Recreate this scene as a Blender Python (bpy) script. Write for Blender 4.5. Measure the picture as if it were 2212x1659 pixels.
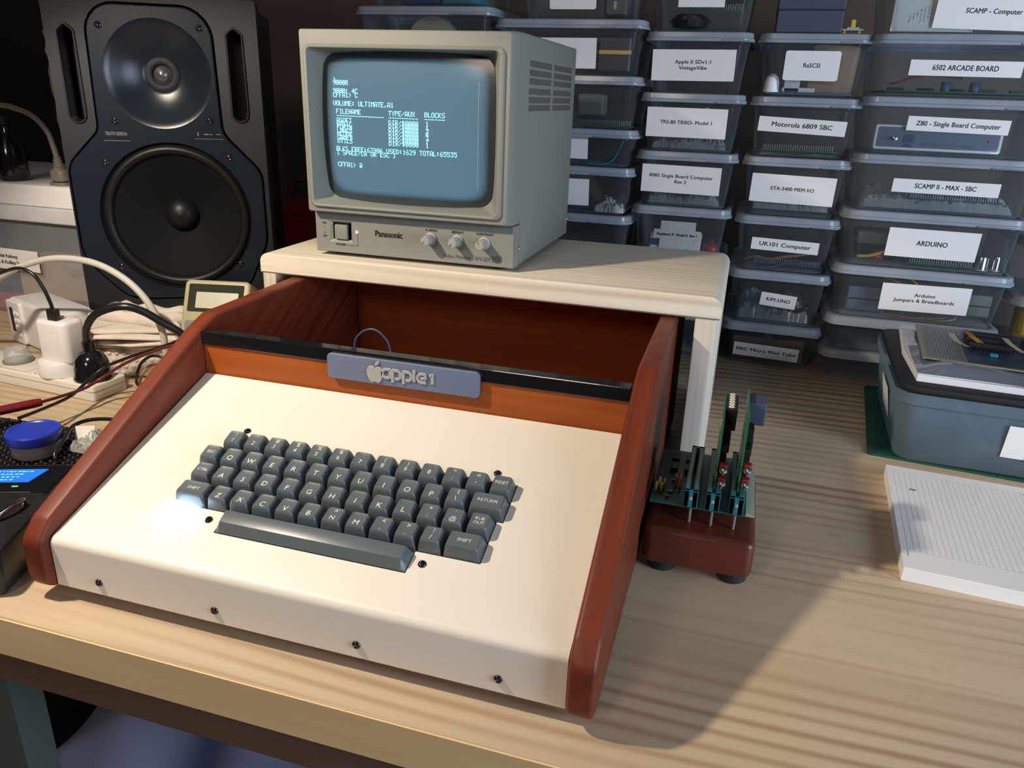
import bpy, bmesh, math, random
from mathutils import Vector, Matrix, Euler
random.seed(7)
sin, cos, PI = math.sin, math.cos, math.pi
for _o in list(bpy.data.objects): bpy.data.objects.remove(_o)
scene = bpy.context.scene
# ------------------------------------------------------------ camera
cam_d = bpy.data.cameras.new('camera'); cam = bpy.data.objects.new('camera', cam_d)
scene.collection.objects.link(cam); scene.camera = cam
cam_d.sensor_fit = 'HORIZONTAL'; cam_d.sensor_width = 36.0; cam_d.lens = 26.887; cam_d.clip_start = .01
RIGHT = Vector((0.957279, 0.287277, 0.033004)); UP = Vector((-0.130637, 0.327819, 0.935665)); BACK = Vector((0.257976, -0.900004, 0.351343))
M = Matrix((RIGHT, UP, BACK)).transposed().to_4x4(); M.translation = Vector((0.372399, -0.485349, 0.367720))
cam.matrix_world = M
# ------------------------------------------------------------ colour management
scene.view_settings.view_transform = 'Standard'; scene.view_settings.look = 'None'
scene.view_settings.gamma = 1.0; scene.view_settings.use_curve_mapping = False
scene.view_settings.exposure = 0.0
# ------------------------------------------------------------ world and lights
w = bpy.data.worlds.new('world'); scene.world = w; w.use_nodes = True
w.node_tree.nodes['Background'].inputs[0].default_value = (.40, .52, .75, 1)
w.node_tree.nodes['Background'].inputs[1].default_value = .06
def light(name, kind, loc, tgt, energy, col, **k):
    d = bpy.data.lights.new(name, kind); d.energy = energy; d.color = col
    for a, b in k.items(): setattr(d, a, b)
    o = bpy.data.objects.new(name, d); scene.collection.objects.link(o); o.location = loc
    o.rotation_euler = (Vector(tgt) - Vector(loc)).to_track_quat('-Z', 'Y').to_euler()
    return o
light('desk_lamp_light', 'SPOT', (-.30, -.22, .68), (-.20, .06, .1), 28.5, (1, .865, .70),
      spot_size=math.radians(98), spot_blend=.30, shadow_soft_size=.022)
light('window_daylight', 'AREA', (1.55, -.42, .36), (.40, .5, .25), 19.5, (.67, .81, 1.0), shape='RECTANGLE', size=.6, size_y=.8)
light('room_fill_light', 'AREA', (-.2, -1.7, 1.05), (0.1, .3, .1), 6.5, (1, .78, .63), shape='DISK', size=.4)  # unseen warm room fill, set low and forward to light front-facing surfaces
# ------------------------------------------------------------ helpers
COL = scene.collection
def tag(o, label, cat, group=None, kind=None):
    if label: o['label'] = label
    if cat: o['category'] = cat
    if group: o['group'] = group
    if kind: o['kind'] = kind
    return o
def thing(name, label, cat, loc=(0, 0, 0), rz=0, rx=0, group=None):
    o = bpy.data.objects.new(name, None); COL.objects.link(o); o.empty_display_size = .02
    o.location = loc; o.rotation_euler = (rx, 0, rz)
    return tag(o, label, cat, group)
def new_bm(): return bmesh.new()
def obj(name, bm, m, parent=None, loc=(0, 0, 0), rot=(0, 0, 0), smooth=None):
    bmesh.ops.recalc_face_normals(bm, faces=bm.faces)
    me = bpy.data.meshes.new(name); bm.to_mesh(me); bm.free(); me.materials.append(m)
    if smooth is not None:
        me.polygons.foreach_set('use_smooth', [True] * len(me.polygons))
        if smooth > 0: me.set_sharp_from_angle(angle=math.radians(smooth))
    o = bpy.data.objects.new(name, me); COL.objects.link(o)
    o.location = loc; o.rotation_euler = rot
    if parent: o.parent = parent
    return o
def box(bm, x0, x1, y0, y1, z0, z1, bev=0, seg=2):
    r = bmesh.ops.create_cube(bm, size=1)
    for v in r['verts']:
        v.co = Vector(((x0 + x1) / 2 + v.co.x * (x1 - x0), (y0 + y1) / 2 + v.co.y * (y1 - y0), (z0 + z1) / 2 + v.co.z * (z1 - z0)))
    if bev:
        es = list({e for v in r['verts'] for e in v.link_edges})
        bmesh.ops.bevel(bm, geom=es, offset=bev, segments=seg, profile=.5, affect='EDGES', clamp_overlap=True)
    return bm
def rrect(w_, h_, r, n=5, cx=0, cy=0):
    out = []
    for (sx, sy, a0) in ((1, 1, 0), (-1, 1, 90), (-1, -1, 180), (1, -1, 270)):
        for i in range(n + 1):
            a = math.radians(a0 + 90 * i / n)
            out.append((cx + sx * (w_ / 2 - r) + r * cos(a), cy + sy * (h_ / 2 - r) + r * sin(a)))
    return out
def fillet(pts, rs, n=5):
    out = []; N = len(pts)
    if not isinstance(rs, (list, tuple)): rs = [rs] * N
    for i in range(N):
        p = Vector(pts[i]); a = (Vector(pts[i - 1]) - p); b = (Vector(pts[(i + 1) % N]) - p); r = rs[i]
        if r <= 0: out.append(tuple(p)); continue
        a.normalize(); b.normalize(); ang = a.angle(b); t = r / math.tan(ang / 2)
        bis = (a + b).normalized(); c = p + bis * (r / sin(ang / 2))
        s = p + a * t - c; e = p + b * t - c
        for k in range(n + 1):
            q = s.lerp(e, k / n)
            q = q.normalized() * r
            out.append(tuple(c + q))
    return out
def inset(poly, d):
    if d == 0: return list(poly)
    N = len(poly); area = sum(poly[i][0] * poly[(i + 1) % N][1] - poly[(i + 1) % N][0] * poly[i][1] for i in range(N))
    s = 1 if area > 0 else -1; out = []
    for i in range(N):
        p0, p, p1 = Vector(poly[i - 1]), Vector(poly[i]), Vector(poly[(i + 1) % N])
        e0 = (p - p0); e1 = (p1 - p)
        e0 = e0.normalized() if e0.length > 1e-9 else e1.normalized()
        e1 = e1.normalized() if e1.length > 1e-9 else e0
        n0 = Vector((-e0.y, e0.x)) * s; n1 = Vector((-e1.y, e1.x)) * s
        m = (n0 + n1); m = m.normalized() if m.length > 1e-6 else n0
        out.append(tuple(p + m * d / max(.35, m.dot(n0))))
    return out
MAPS = {'xy': lambda a, b, c: (a, b, c), 'xz': lambda a, b, c: (a, c, b), 'yz': lambda a, b, c: (c, a, b)}
def loft(bm, rings, cap0=True, cap1=True, closed=True):
    vs = [[bm.verts.new(p) for p in r] for r in rings]
    n = len(rings[0])
    for i in range(len(vs) - 1):
        for j in range(n if closed else n - 1):
            k = (j + 1) % n
            try: bm.faces.new((vs[i][j], vs[i][k], vs[i + 1][k], vs[i + 1][j]))
            except ValueError: pass
    if cap0: bm.faces.new(vs[0][::-1])
    if cap1: bm.faces.new(vs[-1])
    return vs
def slab(bm, poly, t0, t1, r=0, mp='xy', n=3, r0=None):
    """plate with outline poly between t0 and t1, both rims rounded by r"""
    f = MAPS[mp]; rings = []; r0 = r if r0 is None else r0
    if r0:
        for k in range(n + 1):
            a = PI / 2 * k / n; rings.append([f(*p, t0 + r0 * (1 - sin(a))) for p in inset(poly, r0 * (1 - cos(a)))])
        rings = [[f(*p, t0 + r0 * (1 - cos(PI / 2 * k / n))) for p in inset(poly, r0 * (1 - sin(PI / 2 * k / n)))] for k in range(n + 1)]
    else: rings.append([f(*p, t0) for p in poly])
    if r:
        rings += [[f(*p, t1 - r * (1 - cos(PI / 2 * k / n))) for p in inset(poly, r * (1 - sin(PI / 2 * k / n)))] for k in range(n, -1, -1)]
    else: rings.append([f(*p, t1) for p in poly])
    loft(bm, rings); return bm
def lathe(bm, prof, n=32, axis='z', c=(0, 0, 0), cap=True):
    rings = []
    for r, h in prof:
        ring = []
        for i in range(n):
            a = 2 * PI * i / n; x, y = max(r, 1e-5) * cos(a), max(r, 1e-5) * sin(a)
            p = {'z': (x, y, h), 'y': (x, h, y), 'x': (h, x, y)}[axis]
            ring.append((p[0] + c[0], p[1] + c[1], p[2] + c[2]))
        rings.append(ring)
    loft(bm, rings, cap, cap); return bm
def spline(pts, per=8):
    P = [Vector(p) for p in pts]; out = []
    for i in range(len(P) - 1):
        p0 = P[max(i - 1, 0)]; p1 = P[i]; p2 = P[i + 1]; p3 = P[min(i + 2, len(P) - 1)]
        for k in range(per):
            t = k / per
            out.append(.5 * ((2 * p1) + (p2 - p0) * t + (2 * p0 - 5 * p1 + 4 * p2 - p3) * t * t + (3 * p1 - p0 - 3 * p2 + p3) * t ** 3))
    out.append(P[-1]); return out
def tube(bm, pts, r, n=10, smooth=True, per=8):
    P = spline(pts, per) if smooth else [Vector(p) for p in pts]
    up = Vector((0, 0, 1)); rings = []; nrm = None
    for i, p in enumerate(P):
        t = (P[min(i + 1, len(P) - 1)] - P[max(i - 1, 0)]).normalized()
        if nrm is None: nrm = t.orthogonal().normalized()
        nrm = (nrm - t * nrm.dot(t)).normalized(); b = t.cross(nrm)
        rr = r[min(i // per, len(r) - 1)] if isinstance(r, (list, tuple)) else r
        rings.append([p + (nrm * cos(2 * PI * k / n) + b * sin(2 * PI * k / n)) * rr for k in range(n)])
    loft(bm, rings); return bm
def text(s, size, m, parent, name='lettering', loc=(0, 0, 0), rot=(0, 0, 0), bold=0.0, extrude=0.0, align='CENTER', width=None, shear=0, space=1.0, label=None, line=1.0):
    c = bpy.data.curves.new('lettering', 'FONT'); c.body = s; c.size = size; c.align_x = align; c.align_y = 'CENTER'
    K = size; size = 1.0; c.size = 1.0; c.extrude = extrude / K; c.shear = shear; c.space_character = space; c.space_line = line; c.resolution_u = 3
    o = bpy.data.objects.new('lettering', c); COL.objects.link(o)
    bpy.context.view_layer.update(); dg = bpy.context.evaluated_depsgraph_get()
    me = bpy.data.meshes.new_from_object(o.evaluated_get(dg)); bpy.data.objects.remove(o)
    for v in me.vertices: v.co *= K
    if width and len(me.vertices):
        xs = [v.co.x for v in me.vertices]; k = width / (max(xs) - min(xs))
        for v in me.vertices: v.co.x *= k
    if bold:                                  # heavier strokes: shifted copies of the flat glyphs
        bm = bmesh.new(); src = me.copy()
        for i, (dx, dy) in enumerate(((-1, 0), (1, 0), (0, .8), (0, -.8), (.7, .6), (-.7, -.6))):
            n0 = len(bm.verts); bm.from_mesh(src); bm.verts.ensure_lookup_table()
            for v in bm.verts[n0:]: v.co.x += dx * bold; v.co.y += dy * bold; v.co.z += i * .000012
        bm.to_mesh(me); bm.free(); bpy.data.meshes.remove(src)
    me.materials.clear(); me.materials.append(m)
    t = bpy.data.objects.new(name, me); COL.objects.link(t); t.location = loc; t.rotation_euler = rot
    if parent: t.parent = parent
    if label: t['label'] = label
    return t
FRONT = (PI / 2, 0, 0)       # text standing up, read from -y
# ------------------------------------------------------------ materials
MAT = {}
def P(name, col, rough=.5, metal=0, spec=.5, emit=None, es=0, alpha=1, coat=0, bump=None, sheen=0, trans=0):
    m = bpy.data.materials.new(name); m.use_nodes = True; b = m.node_tree.nodes['Principled BSDF']
    b.inputs['Base Color'].default_value = (*col, 1); b.inputs['Roughness'].default_value = rough
    b.inputs['Metallic'].default_value = metal; b.inputs['Specular IOR Level'].default_value = spec
    b.inputs['Coat Weight'].default_value = coat; b.inputs['Alpha'].default_value = alpha
    b.inputs['Transmission Weight'].default_value = trans
    if emit: b.inputs['Emission Color'].default_value = (*emit, 1); b.inputs['Emission Strength'].default_value = es
    nt = m.node_tree
    # every surface gets a little procedural unevenness
    tc = nt.nodes.new('ShaderNodeTexCoord'); no = nt.nodes.new('ShaderNodeTexNoise')
    sc, st = bump if bump else (900, .04)
    no.inputs['Scale'].default_value = sc; no.inputs['Detail'].default_value = 3
    bp = nt.nodes.new('ShaderNodeBump'); bp.inputs['Strength'].default_value = st; bp.inputs['Distance'].default_value = .001
    nt.links.new(tc.outputs['Object'], no.inputs['Vector']); nt.links.new(no.outputs[0], bp.inputs['Height'])
    nt.links.new(bp.outputs[0], b.inputs['Normal'])
    MAT[name] = m; return m
def wood(name, base, dark, along='X', lines=75, warp=.05, k=(.75, .5, .5), rough=.5, spec=.4, stave=None, knots=0, bump=.08, tilt=0):
    """sawn timber: growth lines running along one axis, wobbling and fading in and out"""
    m = bpy.data.materials.new(name); m.use_nodes = True; nt = m.node_tree; N = nt.nodes; L = nt.links
    b = N['Principled BSDF']; b.inputs['Roughness'].default_value = rough; b.inputs['Specular IOR Level'].default_value = spec
    def mt(op, *v, clamp=False):
        n = N.new('ShaderNodeMath'); n.operation = op; n.use_clamp = clamp
        for i, q in enumerate(v):
            if isinstance(q, (int, float)): n.inputs[i].default_value = q
            else: L.new(q, n.inputs[i])
        return n.outputs[0]
    tc = N.new('ShaderNodeTexCoord'); sx = N.new('ShaderNodeSeparateXYZ'); L.new(tc.outputs['Object'], sx.inputs[0]); X, Y, Z = sx.outputs
    if tilt:
        Y, Z = mt('ADD', mt('MULTIPLY', Y, cos(tilt)), mt('MULTIPLY', Z, sin(tilt))), mt('SUBTRACT', mt('MULTIPLY', Z, cos(tilt)), mt('MULTIPLY', Y, sin(tilt)))
    A, Q = (X, mt('ADD', Y, Z)) if along == 'X' else (Z, mt('ADD', X, Y)) if along == 'Z' else (Y, mt('ADD', X, Z))
    tone = None
    if stave:
        fl = mt('FLOOR', mt('DIVIDE', Q, stave)); wn = N.new('ShaderNodeTexWhiteNoise'); wn.noise_dimensions = '1D'; L.new(fl, wn.inputs['W'])
        A = mt('ADD', A, mt('MULTIPLY', wn.outputs['Value'], 7.0)); tone = wn.outputs['Value']
    def no(sa, sq, q=None, det=2, off=0):
        c = N.new('ShaderNodeCombineXYZ'); L.new(mt('MULTIPLY_ADD', A, sa, off), c.inputs[0]); L.new(mt('MULTIPLY', q or Q, sq), c.inputs[1])
        n = N.new('ShaderNodeTexNoise'); n.inputs['Scale'].default_value = 1; n.inputs['Detail'].default_value = det; L.new(c.outputs[0], n.inputs['Vector']); return n.outputs[0]
    W = mt('ADD', Q, mt('MULTIPLY', mt('SUBTRACT', no(.9, 5), .5), warp * 2))
    s = mt('POWER', mt('MULTIPLY_ADD', mt('SINE', mt('MULTIPLY', W, lines * 6.2832)), .5, .5), 2.2)
    mask = N.new('ShaderNodeMapRange'); mask.inputs['From Min'].default_value = .42; mask.inputs['From Max'].default_value = .72; L.new(no(1.1, 9, off=5), mask.inputs[0])
    v = mt('MULTIPLY', mt('MULTIPLY', s, mask.outputs[0]), k[0])
    v = mt('ADD', v, mt('MULTIPLY', mt('SUBTRACT', no(3.5, 150, W, 3), .38), k[1]))
    v = mt('ADD', v, mt('MULTIPLY', mt('SUBTRACT', no(.9, 15, off=2), .42), k[2]), clamp=True)
    mx = N.new('ShaderNodeMixRGB'); mx.inputs[1].default_value = (*base, 1); mx.inputs[2].default_value = (*dark, 1); L.new(v, mx.inputs[0]); out = mx.outputs[0]
    if tone is not None:
        hs = N.new('ShaderNodeHueSaturation'); L.new(out, hs.inputs['Color']); L.new(mt('MULTIPLY_ADD', tone, .12, .94), hs.inputs['Value']); out = hs.outputs[0]
    if knots:
        vo = N.new('ShaderNodeTexVoronoi'); vo.inputs['Scale'].default_value = knots; c = N.new('ShaderNodeCombineXYZ'); L.new(mt('MULTIPLY', A, .45), c.inputs[0]); L.new(Q, c.inputs[1]); L.new(c.outputs[0], vo.inputs['Vector'])
        r = N.new('ShaderNodeMapRange'); r.inputs['From Min'].default_value = .012; r.inputs['From Max'].default_value = .035; L.new(vo.outputs['Distance'], r.inputs[0])
        m2 = N.new('ShaderNodeMixRGB'); m2.inputs[1].default_value = (*[q * .5 for q in dark], 1); L.new(r.outputs[0], m2.inputs[0]); L.new(out, m2.inputs[2]); out = m2.outputs[0]
    L.new(out, b.inputs['Base Color'])
    bp = N.new('ShaderNodeBump'); bp.inputs['Strength'].default_value = bump; bp.inputs['Distance'].default_value = .0006; bp.invert = True
    L.new(v, bp.inputs['Height']); L.new(bp.outputs[0], b.inputs['Normal'])
    MAT[name] = m; return m
def clear(name, tint, frost, body, rough=.25, spec=.5):
    """thin translucent plastic: part see-through, part milky"""
    m = bpy.data.materials.new(name); m.use_nodes = True; nt = m.node_tree; N = nt.nodes; L = nt.links
    b = N['Principled BSDF']; b.inputs['Base Color'].default_value = (*body, 1); b.inputs['Roughness'].default_value = rough
    b.inputs['Specular IOR Level'].default_value = spec
    t = N.new('ShaderNodeBsdfTransparent'); t.inputs[0].default_value = (*tint, 1)
    mx = N.new('ShaderNodeMixShader'); L.new(t.outputs[0], mx.inputs[1]); L.new(b.outputs[0], mx.inputs[2])
    tc = N.new('ShaderNodeTexCoord'); no = N.new('ShaderNodeTexNoise'); no.inputs['Scale'].default_value = 22; no.inputs['Detail'].default_value = 4
    L.new(tc.outputs['Object'], no.inputs['Vector'])
    mr = N.new('ShaderNodeMapRange'); mr.inputs['To Min'].default_value = frost * .75; mr.inputs['To Max'].default_value = frost * 1.3; L.new(no.outputs[0], mr.inputs[0])
    fr = N.new('ShaderNodeFresnel'); fr.inputs[0].default_value = 1.45
    ad = N.new('ShaderNodeMath'); ad.use_clamp = True; ad.operation = 'MULTIPLY_ADD'; ad.inputs[1].default_value = .55; L.new(mr.outputs[0], ad.inputs[2]); L.new(fr.outputs[0], ad.inputs[0]); L.new(ad.outputs[0], mx.inputs[0])
    L.new(mx.outputs[0], N['Material Output'].inputs[0]); MAT[name] = m; return m
pine = wood('pine_desk', (.56, .43, .285), (.32, .195, .105), 'X', 62, .032, (1.1, .5, .62), rough=.42, stave=.145, knots=4.2, bump=.05)
apron_wood = wood('apron_wood', (.17, .11, .075), (.07, .04, .025), 'X', 40, .05, (.5, .4, .9), knots=5)
edge_wood = wood('edge_wood', (.82, .60, .33), (.55, .34, .16), 'X', 26, .06, (.4, .3, .7))
white_pine = wood('white_pine', (.74, .67, .54), (.46, .36, .25), 'X', 70, .035, (1.0, .5, .5), rough=.6, bump=.15)
leg_pine = wood('leg_pine', (.66, .59, .48), (.40, .31, .22), 'Z', 120, .02, (1.0, .5, .4), rough=.6, bump=.12)
red_wood = wood('red_wood', (.185, .036, .014), (.035, .007, .004), 'Y', 45, .08, (.5, 1.2, 1.0), rough=.46, spec=.3, bump=.04, tilt=.46)
red_dark = wood('red_wood_dark', (.22, .050, .012), (.06, .012, .005), 'X', 60, .04, (.3, .7, .8), rough=.45, spec=.3, bump=.04)
base_wood = wood('base_wood', (.125, .028, .015), (.04, .009, .006), 'X', 60, .04, (.3, .7, .8), rough=.36, spec=.4, bump=.04)
red_long = wood('red_wood_long', (.37, .088, .014), (.085, .018, .006), 'X', 60, .04, (.3, .7, .8), rough=.38, spec=.4, bump=.04)
cream = P('cream_paint', (.77, .72, .62), .42, bump=(1500, .10))
black_acr = P('black_acrylic', (.008, .008, .010), .12, coat=.5)
black_pl = P('black_plastic', (.012, .012, .014), .35)
matte_blk = P('matte_black', (.006, .006, .007), .7)
rubber = P('black_rubber', (.015, .016, .018), .6)
key_pl = P('key_plastic', (.100, .122, .134), .34, bump=(2200, .05))
legend = P('key_legend', (.80, .80, .76), .5)
lamp_key = P('lit_key', (.9, .95, 1), .4, emit=(.62, .82, 1), es=7)
plate_bl = P('plate_blue', (.14, .17, .25), .45, bump=(1400, .15))
plate_si = P('plate_silver', (.46, .45, .43), .4, metal=.25, bump=(1400, .15))
mon_pl = P('monitor_plastic', (.215, .220, .190), .5, bump=(1600, .12))
knob_pl = P('knob_plastic', (.34, .335, .30), .45)
ink = P('ink', (.012, .012, .014), .6)
ink_soft = P('ink_grey', (.10, .10, .11), .6)
crt = P('crt_glass', (.035, .045, .05), .16, spec=.35, bump=(3, .02))
phos = P('phosphor_text', (.2, .6, .7), .4, emit=(.30, .86, 1.0), es=1.15)
led_p = P('pink_led', (.9, .1, .4), .3, emit=(1, .12, .42), es=6)
led_core = P('led_core', (1, .6, .8), .3, emit=(1, .65, .8), es=9)
spk = P('speaker_cabinet', (.006, .008, .011), .45, bump=(1500, .2))
spk_face = P('speaker_baffle', (.009, .014, .022), .24, bump=(1600, .12))
spk_cone = P('speaker_cone', (.0045, .005, .006), .75, spec=.15, bump=(700, .1))
spk_rub = P('speaker_surround', (.007, .007, .008), .42, spec=.3)
dome = P('tweeter_dome', (.16, .17, .18), .25, metal=.7)
clearbox = clear('clear_tub', (.84, .89, .91), .055, (.42, .48, .52), rough=.16)
lidmat = clear('clear_lid', (.75, .82, .85), .60, (.46, .51, .57), rough=.20)
bigtub = clear('frosted_tub', (.72, .82, .86), .30, (.30, .42, .50))
haze_tub = clear('hazy_tub', (.93, .95, .97), .20, (.74, .79, .85))
white_lid = clear('milky_lid', (.85, .88, .9), .72, (.78, .80, .83), rough=.25)
cup_pl = clear('cup_plastic', (.9, .92, .95), .45, (.80, .82, .84))
bubble = clear('bubble_wrap', (.92, .95, .95), .30, (.85, .88, .86), rough=.07, spec=1)
bagmat = clear('antistatic_bag', (.6, .66, .7), .80, (.17, .20, .24), rough=.12)
paper = P('white_paper', (.84, .82, .80), .6)
paper2 = P('paper_stack', (.74, .73, .74), .7)
white_pl = P('white_plastic', (.76, .74, .74), .38)
strip_pl = P('strip_plastic', (.72, .69, .62), .42)
grey_pl = P('grey_plastic', (.22, .20, .17), .45)
cloth_m = P('white_cloth', (.68, .60, .53), .9, bump=(260, .35))
cable_w = P('white_cable', (.52, .50, .44), .5)
cable_b = P('black_cable', (.012, .012, .013), .3)
cable_r = P('red_cable', (.11, .018, .016), .35)
cable_blue = P('blue_cable', (.05, .08, .17), .4)
probe_r = P('probe_red', (.15, .010, .014), .3)
blue_lid = P('blue_lid', (.018, .04, .40), .35)
beige = P('meter_beige', (.42, .38, .23), .45)
lcd_grey = P('lcd_grey', (.46, .46, .34), .35)
dark_olive = P('meter_dark', (.030, .034, .020), .7, spec=.1)
meter_grey = P('meter_grey', (.17, .18, .14), .5)
chrome = P('chrome', (.6, .6, .6), .18, metal=1)
gold = P('gold_pins', (.55, .38, .12), .35, metal=.8)
pcb = P('circuit_green', (.012, .12, .045), .35)
pcb_teal = P('circuit_teal', (.010, .09, .07), .4)
teal = P('slot_teal', (.015, .19, .24), .4)
pcb_blue = P('circuit_blue', (.015, .04, .13), .35)
chip = P('chip_black', (.012, .012, .013), .45)
yel = P('yellow_plastic', (.62, .42, .04), .45)
amber = P('amber_part', (.42, .16, .03), .4)
kapton = P('amber_tape', (.50, .26, .06), .3)
masking = P('cream_tape', (.62, .56, .42), .6)
red_pl = P('red_plastic', (.30, .010, .012), .4)
pinkred = P('folder_red', (.60, .10, .14), .7)
light_card = P('light_card', (.72, .55, .40), .8)
dkred = P('dark_red_card', (.34, .020, .022), .7)
green_mat = P('cutting_mat', (.006, .075, .045), .6)
card = P('brown_card', (.30, .19, .11), .8)
navy = P('dark_blue_box', (.045, .06, .095), .55)
lcd_blue = P('blue_screen', (.01, .06, .3), .3, emit=(.02, .20, .90), es=.85)
lcd_txt = P('blue_screen_text', (.2, .5, .8), .3, emit=(.15, .55, 1), es=.9)
grn_led = P('green_led', (.05, .6, .15), .3, emit=(.1, .9, .3), es=1.2)
sticky = P('yellow_note', (.72, .62, .25), .7)
wall_m = P('wall_brown', (.13, .095, .072), .85, bump=(40, .3))
wall_d = P('wall_dark', (.020, .017, .015), .9, bump=(60, .3))
floor_m = P('floor_dark', (.03, .026, .022), .8)
ceil_m = P('ceiling_white', (.5, .5, .48), .9)
greypanel = P('grey_green_panel', (.11, .13, .11), .7)
ply = P('torn_board', (.42, .29, .15), .85, bump=(200, .5))
whitebox = P('cream_board', (.84, .84, .84), .6)

def raster_glow():
    """the lit raster of the picture tube; the rim of the glass outside it stays dark"""
    nt = crt.node_tree; N = nt.nodes; L = nt.links; b = N['Principled BSDF']
    tc = N.new('ShaderNodeTexCoord'); sx = N.new('ShaderNodeSeparateXYZ'); L.new(tc.outputs['Object'], sx.inputs[0])
    def m(op, *v):
        n = N.new('ShaderNodeMath'); n.operation = op
        for i, q in enumerate(v):
            if isinstance(q, (int, float)): n.inputs[i].default_value = q
            else: L.new(q, n.inputs[i])
        return n.outputs[0]
    u = m('DIVIDE', m('ADD', sx.outputs['X'], .0072), .0885); v = m('DIVIDE', m('ADD', sx.outputs['Z'], -.1367), .0675)
    d = m('ADD', m('POWER', m('ABSOLUTE', u), 9), m('POWER', m('ABSOLUTE', v), 9))
    r = N.new('ShaderNodeMapRange'); r.interpolation_type = 'SMOOTHSTEP'; r.inputs['From Min'].default_value = 1.35; r.inputs['From Max'].default_value = .35; L.new(d, r.inputs[0])
    b.inputs['Emission Color'].default_value = (.070, .155, .225, 1); L.new(m('MULTIPLY', r.outputs[0], 1.0), b.inputs['Emission Strength'])
raster_glow()
# ============================================================ room
def struct(name, bm, m): return tag(obj(name, bm, m), None, None, kind='structure')
struct('floor', box(new_bm(), -2.2, 2.6, -2.4, 1.16, -.77, -.72), floor_m)
struct('wall_back', box(new_bm(), -2.2, 2.6, 1.10, 1.16, -.72, 2.2), wall_m)
struct('wall_left', box(new_bm(), -2.26, -2.2, -2.4, 1.16, -.72, 2.2), wall_d)
struct('ceiling', box(new_bm(), -2.2, 2.6, -2.4, 1.16, 2.2, 2.26), ceil_m)
# ============================================================ workbench
bench = thing('workbench', 'pale glued pine workbench that everything in the picture stands on', 'workbench')
YD = -.1461
obj('tabletop', box(new_bm(), -1.6, 2.2, YD, 1.05, -.034, 0, .0012, 2), pine, bench, smooth=30)
obj('apron', box(new_bm(), -1.6, 2.2, YD + .002, YD + .045, -.0625, -.0345, .001), apron_wood, bench)
obj('front_rail', box(new_bm(), -1.6, 2.2, YD - .0012, YD + .0002, -.0335, -.0008), edge_wood, bench)
obj('side_panel', box(new_bm(), -.245, -.183, -.10, -.07, -.72, -.063), greypanel, bench)['label'] = 'grey green panel under the bench'
obj('leg', box(new_bm(), 2.0, 2.08, -.10, .0, -.72, -.063), apron_wood, bench)
obj('leg', box(new_bm(), 2.0, 2.08, .9, 1.0, -.72, -.063), apron_wood, bench)
obj('leg', box(new_bm(), -1.58, -1.5, .9, 1.0, -.72, -.063), apron_wood, bench)
# things on the floor under the bench
bx = thing('storage_crate', 'dark crate on the floor under the bench holding the pale cloth', 'crate', (-.2, .26, -.72))
obj('crate_body', box(new_bm(), -.42, .42, -.2, .2, 0, .20, .01), matte_blk, bx)
cloth_dim = P('grey_blue_cloth', (.30, .34, .52), .9)
def cloth_lump(name, label, cx, cy, z, wx, wy, h, m, seed, cat='cloth', fold=9):
    bm = new_bm(); rnd = random.Random(seed); n = 28; ph = [rnd.uniform(0, 6) for _ in range(6)]; g = []
    for i in range(n + 1):
        row = []
        for j in range(n + 1):
            u, v = i / n * 2 - 1, j / n * 2 - 1
            e = max(0, 1 - max(abs(u), abs(v)) ** 6)
            zz = h * e ** .5 * (.78 + .12 * sin(fold * u + ph[0] + 2 * v) + .10 * sin(fold * .7 * v + ph[1] - 3 * u))
            row.append(bm.verts.new((u * wx / 2 * (1 + .06 * sin(5 * v + ph[2])), v * wy / 2 * (1 + .06 * sin(4 * u + ph[3])), max(0, zz))))
        g.append(row)
    for i in range(n):
        for j in range(n): bm.faces.new((g[i][j], g[i + 1][j], g[i + 1][j + 1], g[i][j + 1]))
    rim = [g[i][0] for i in range(n)] + [g[n][j] for j in range(n)] + [g[n - i][n] for i in range(n)] + [g[0][n - j] for j in range(n)]
    bm.faces.new(rim[::-1])
    return tag(obj(name, bm, m, loc=(cx, cy, z), smooth=0), label, cat)
cloth_lump('folded_cloth', 'crumpled pale cloth lying in the dark under the bench', -.2, .26, -.52, .5, .34, .09, cloth_dim, 3)
bk = thing('blue_carton', 'dark blue carton lying on the cloth under the bench', 'box', (-.13, .215, -.430), rz=.1)
obj('carton_body', box(new_bm(), -.11, .14, -.04, .08, 0, .03, .002), pcb_blue, bk); obj('lid', box(new_bm(), -.112, .142, -.042, .082, .0302, .040, .002), matte_blk, bk)

# ============================================================ the wooden cased computer
TH = 0.339021; PZ = 0.091058; PT = .01905; CT, ST = cos(TH), sin(TH)
XL, XR = -.0854, .3079
def pan(u, v, h=0): return Vector((u, v * CT - h * ST, PZ + v * ST + h * CT))
pc = thing('vintage_computer', 'red-brown wooden cased computer with cream sloping front and grey keyboard, lid off', 'computer')
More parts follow.
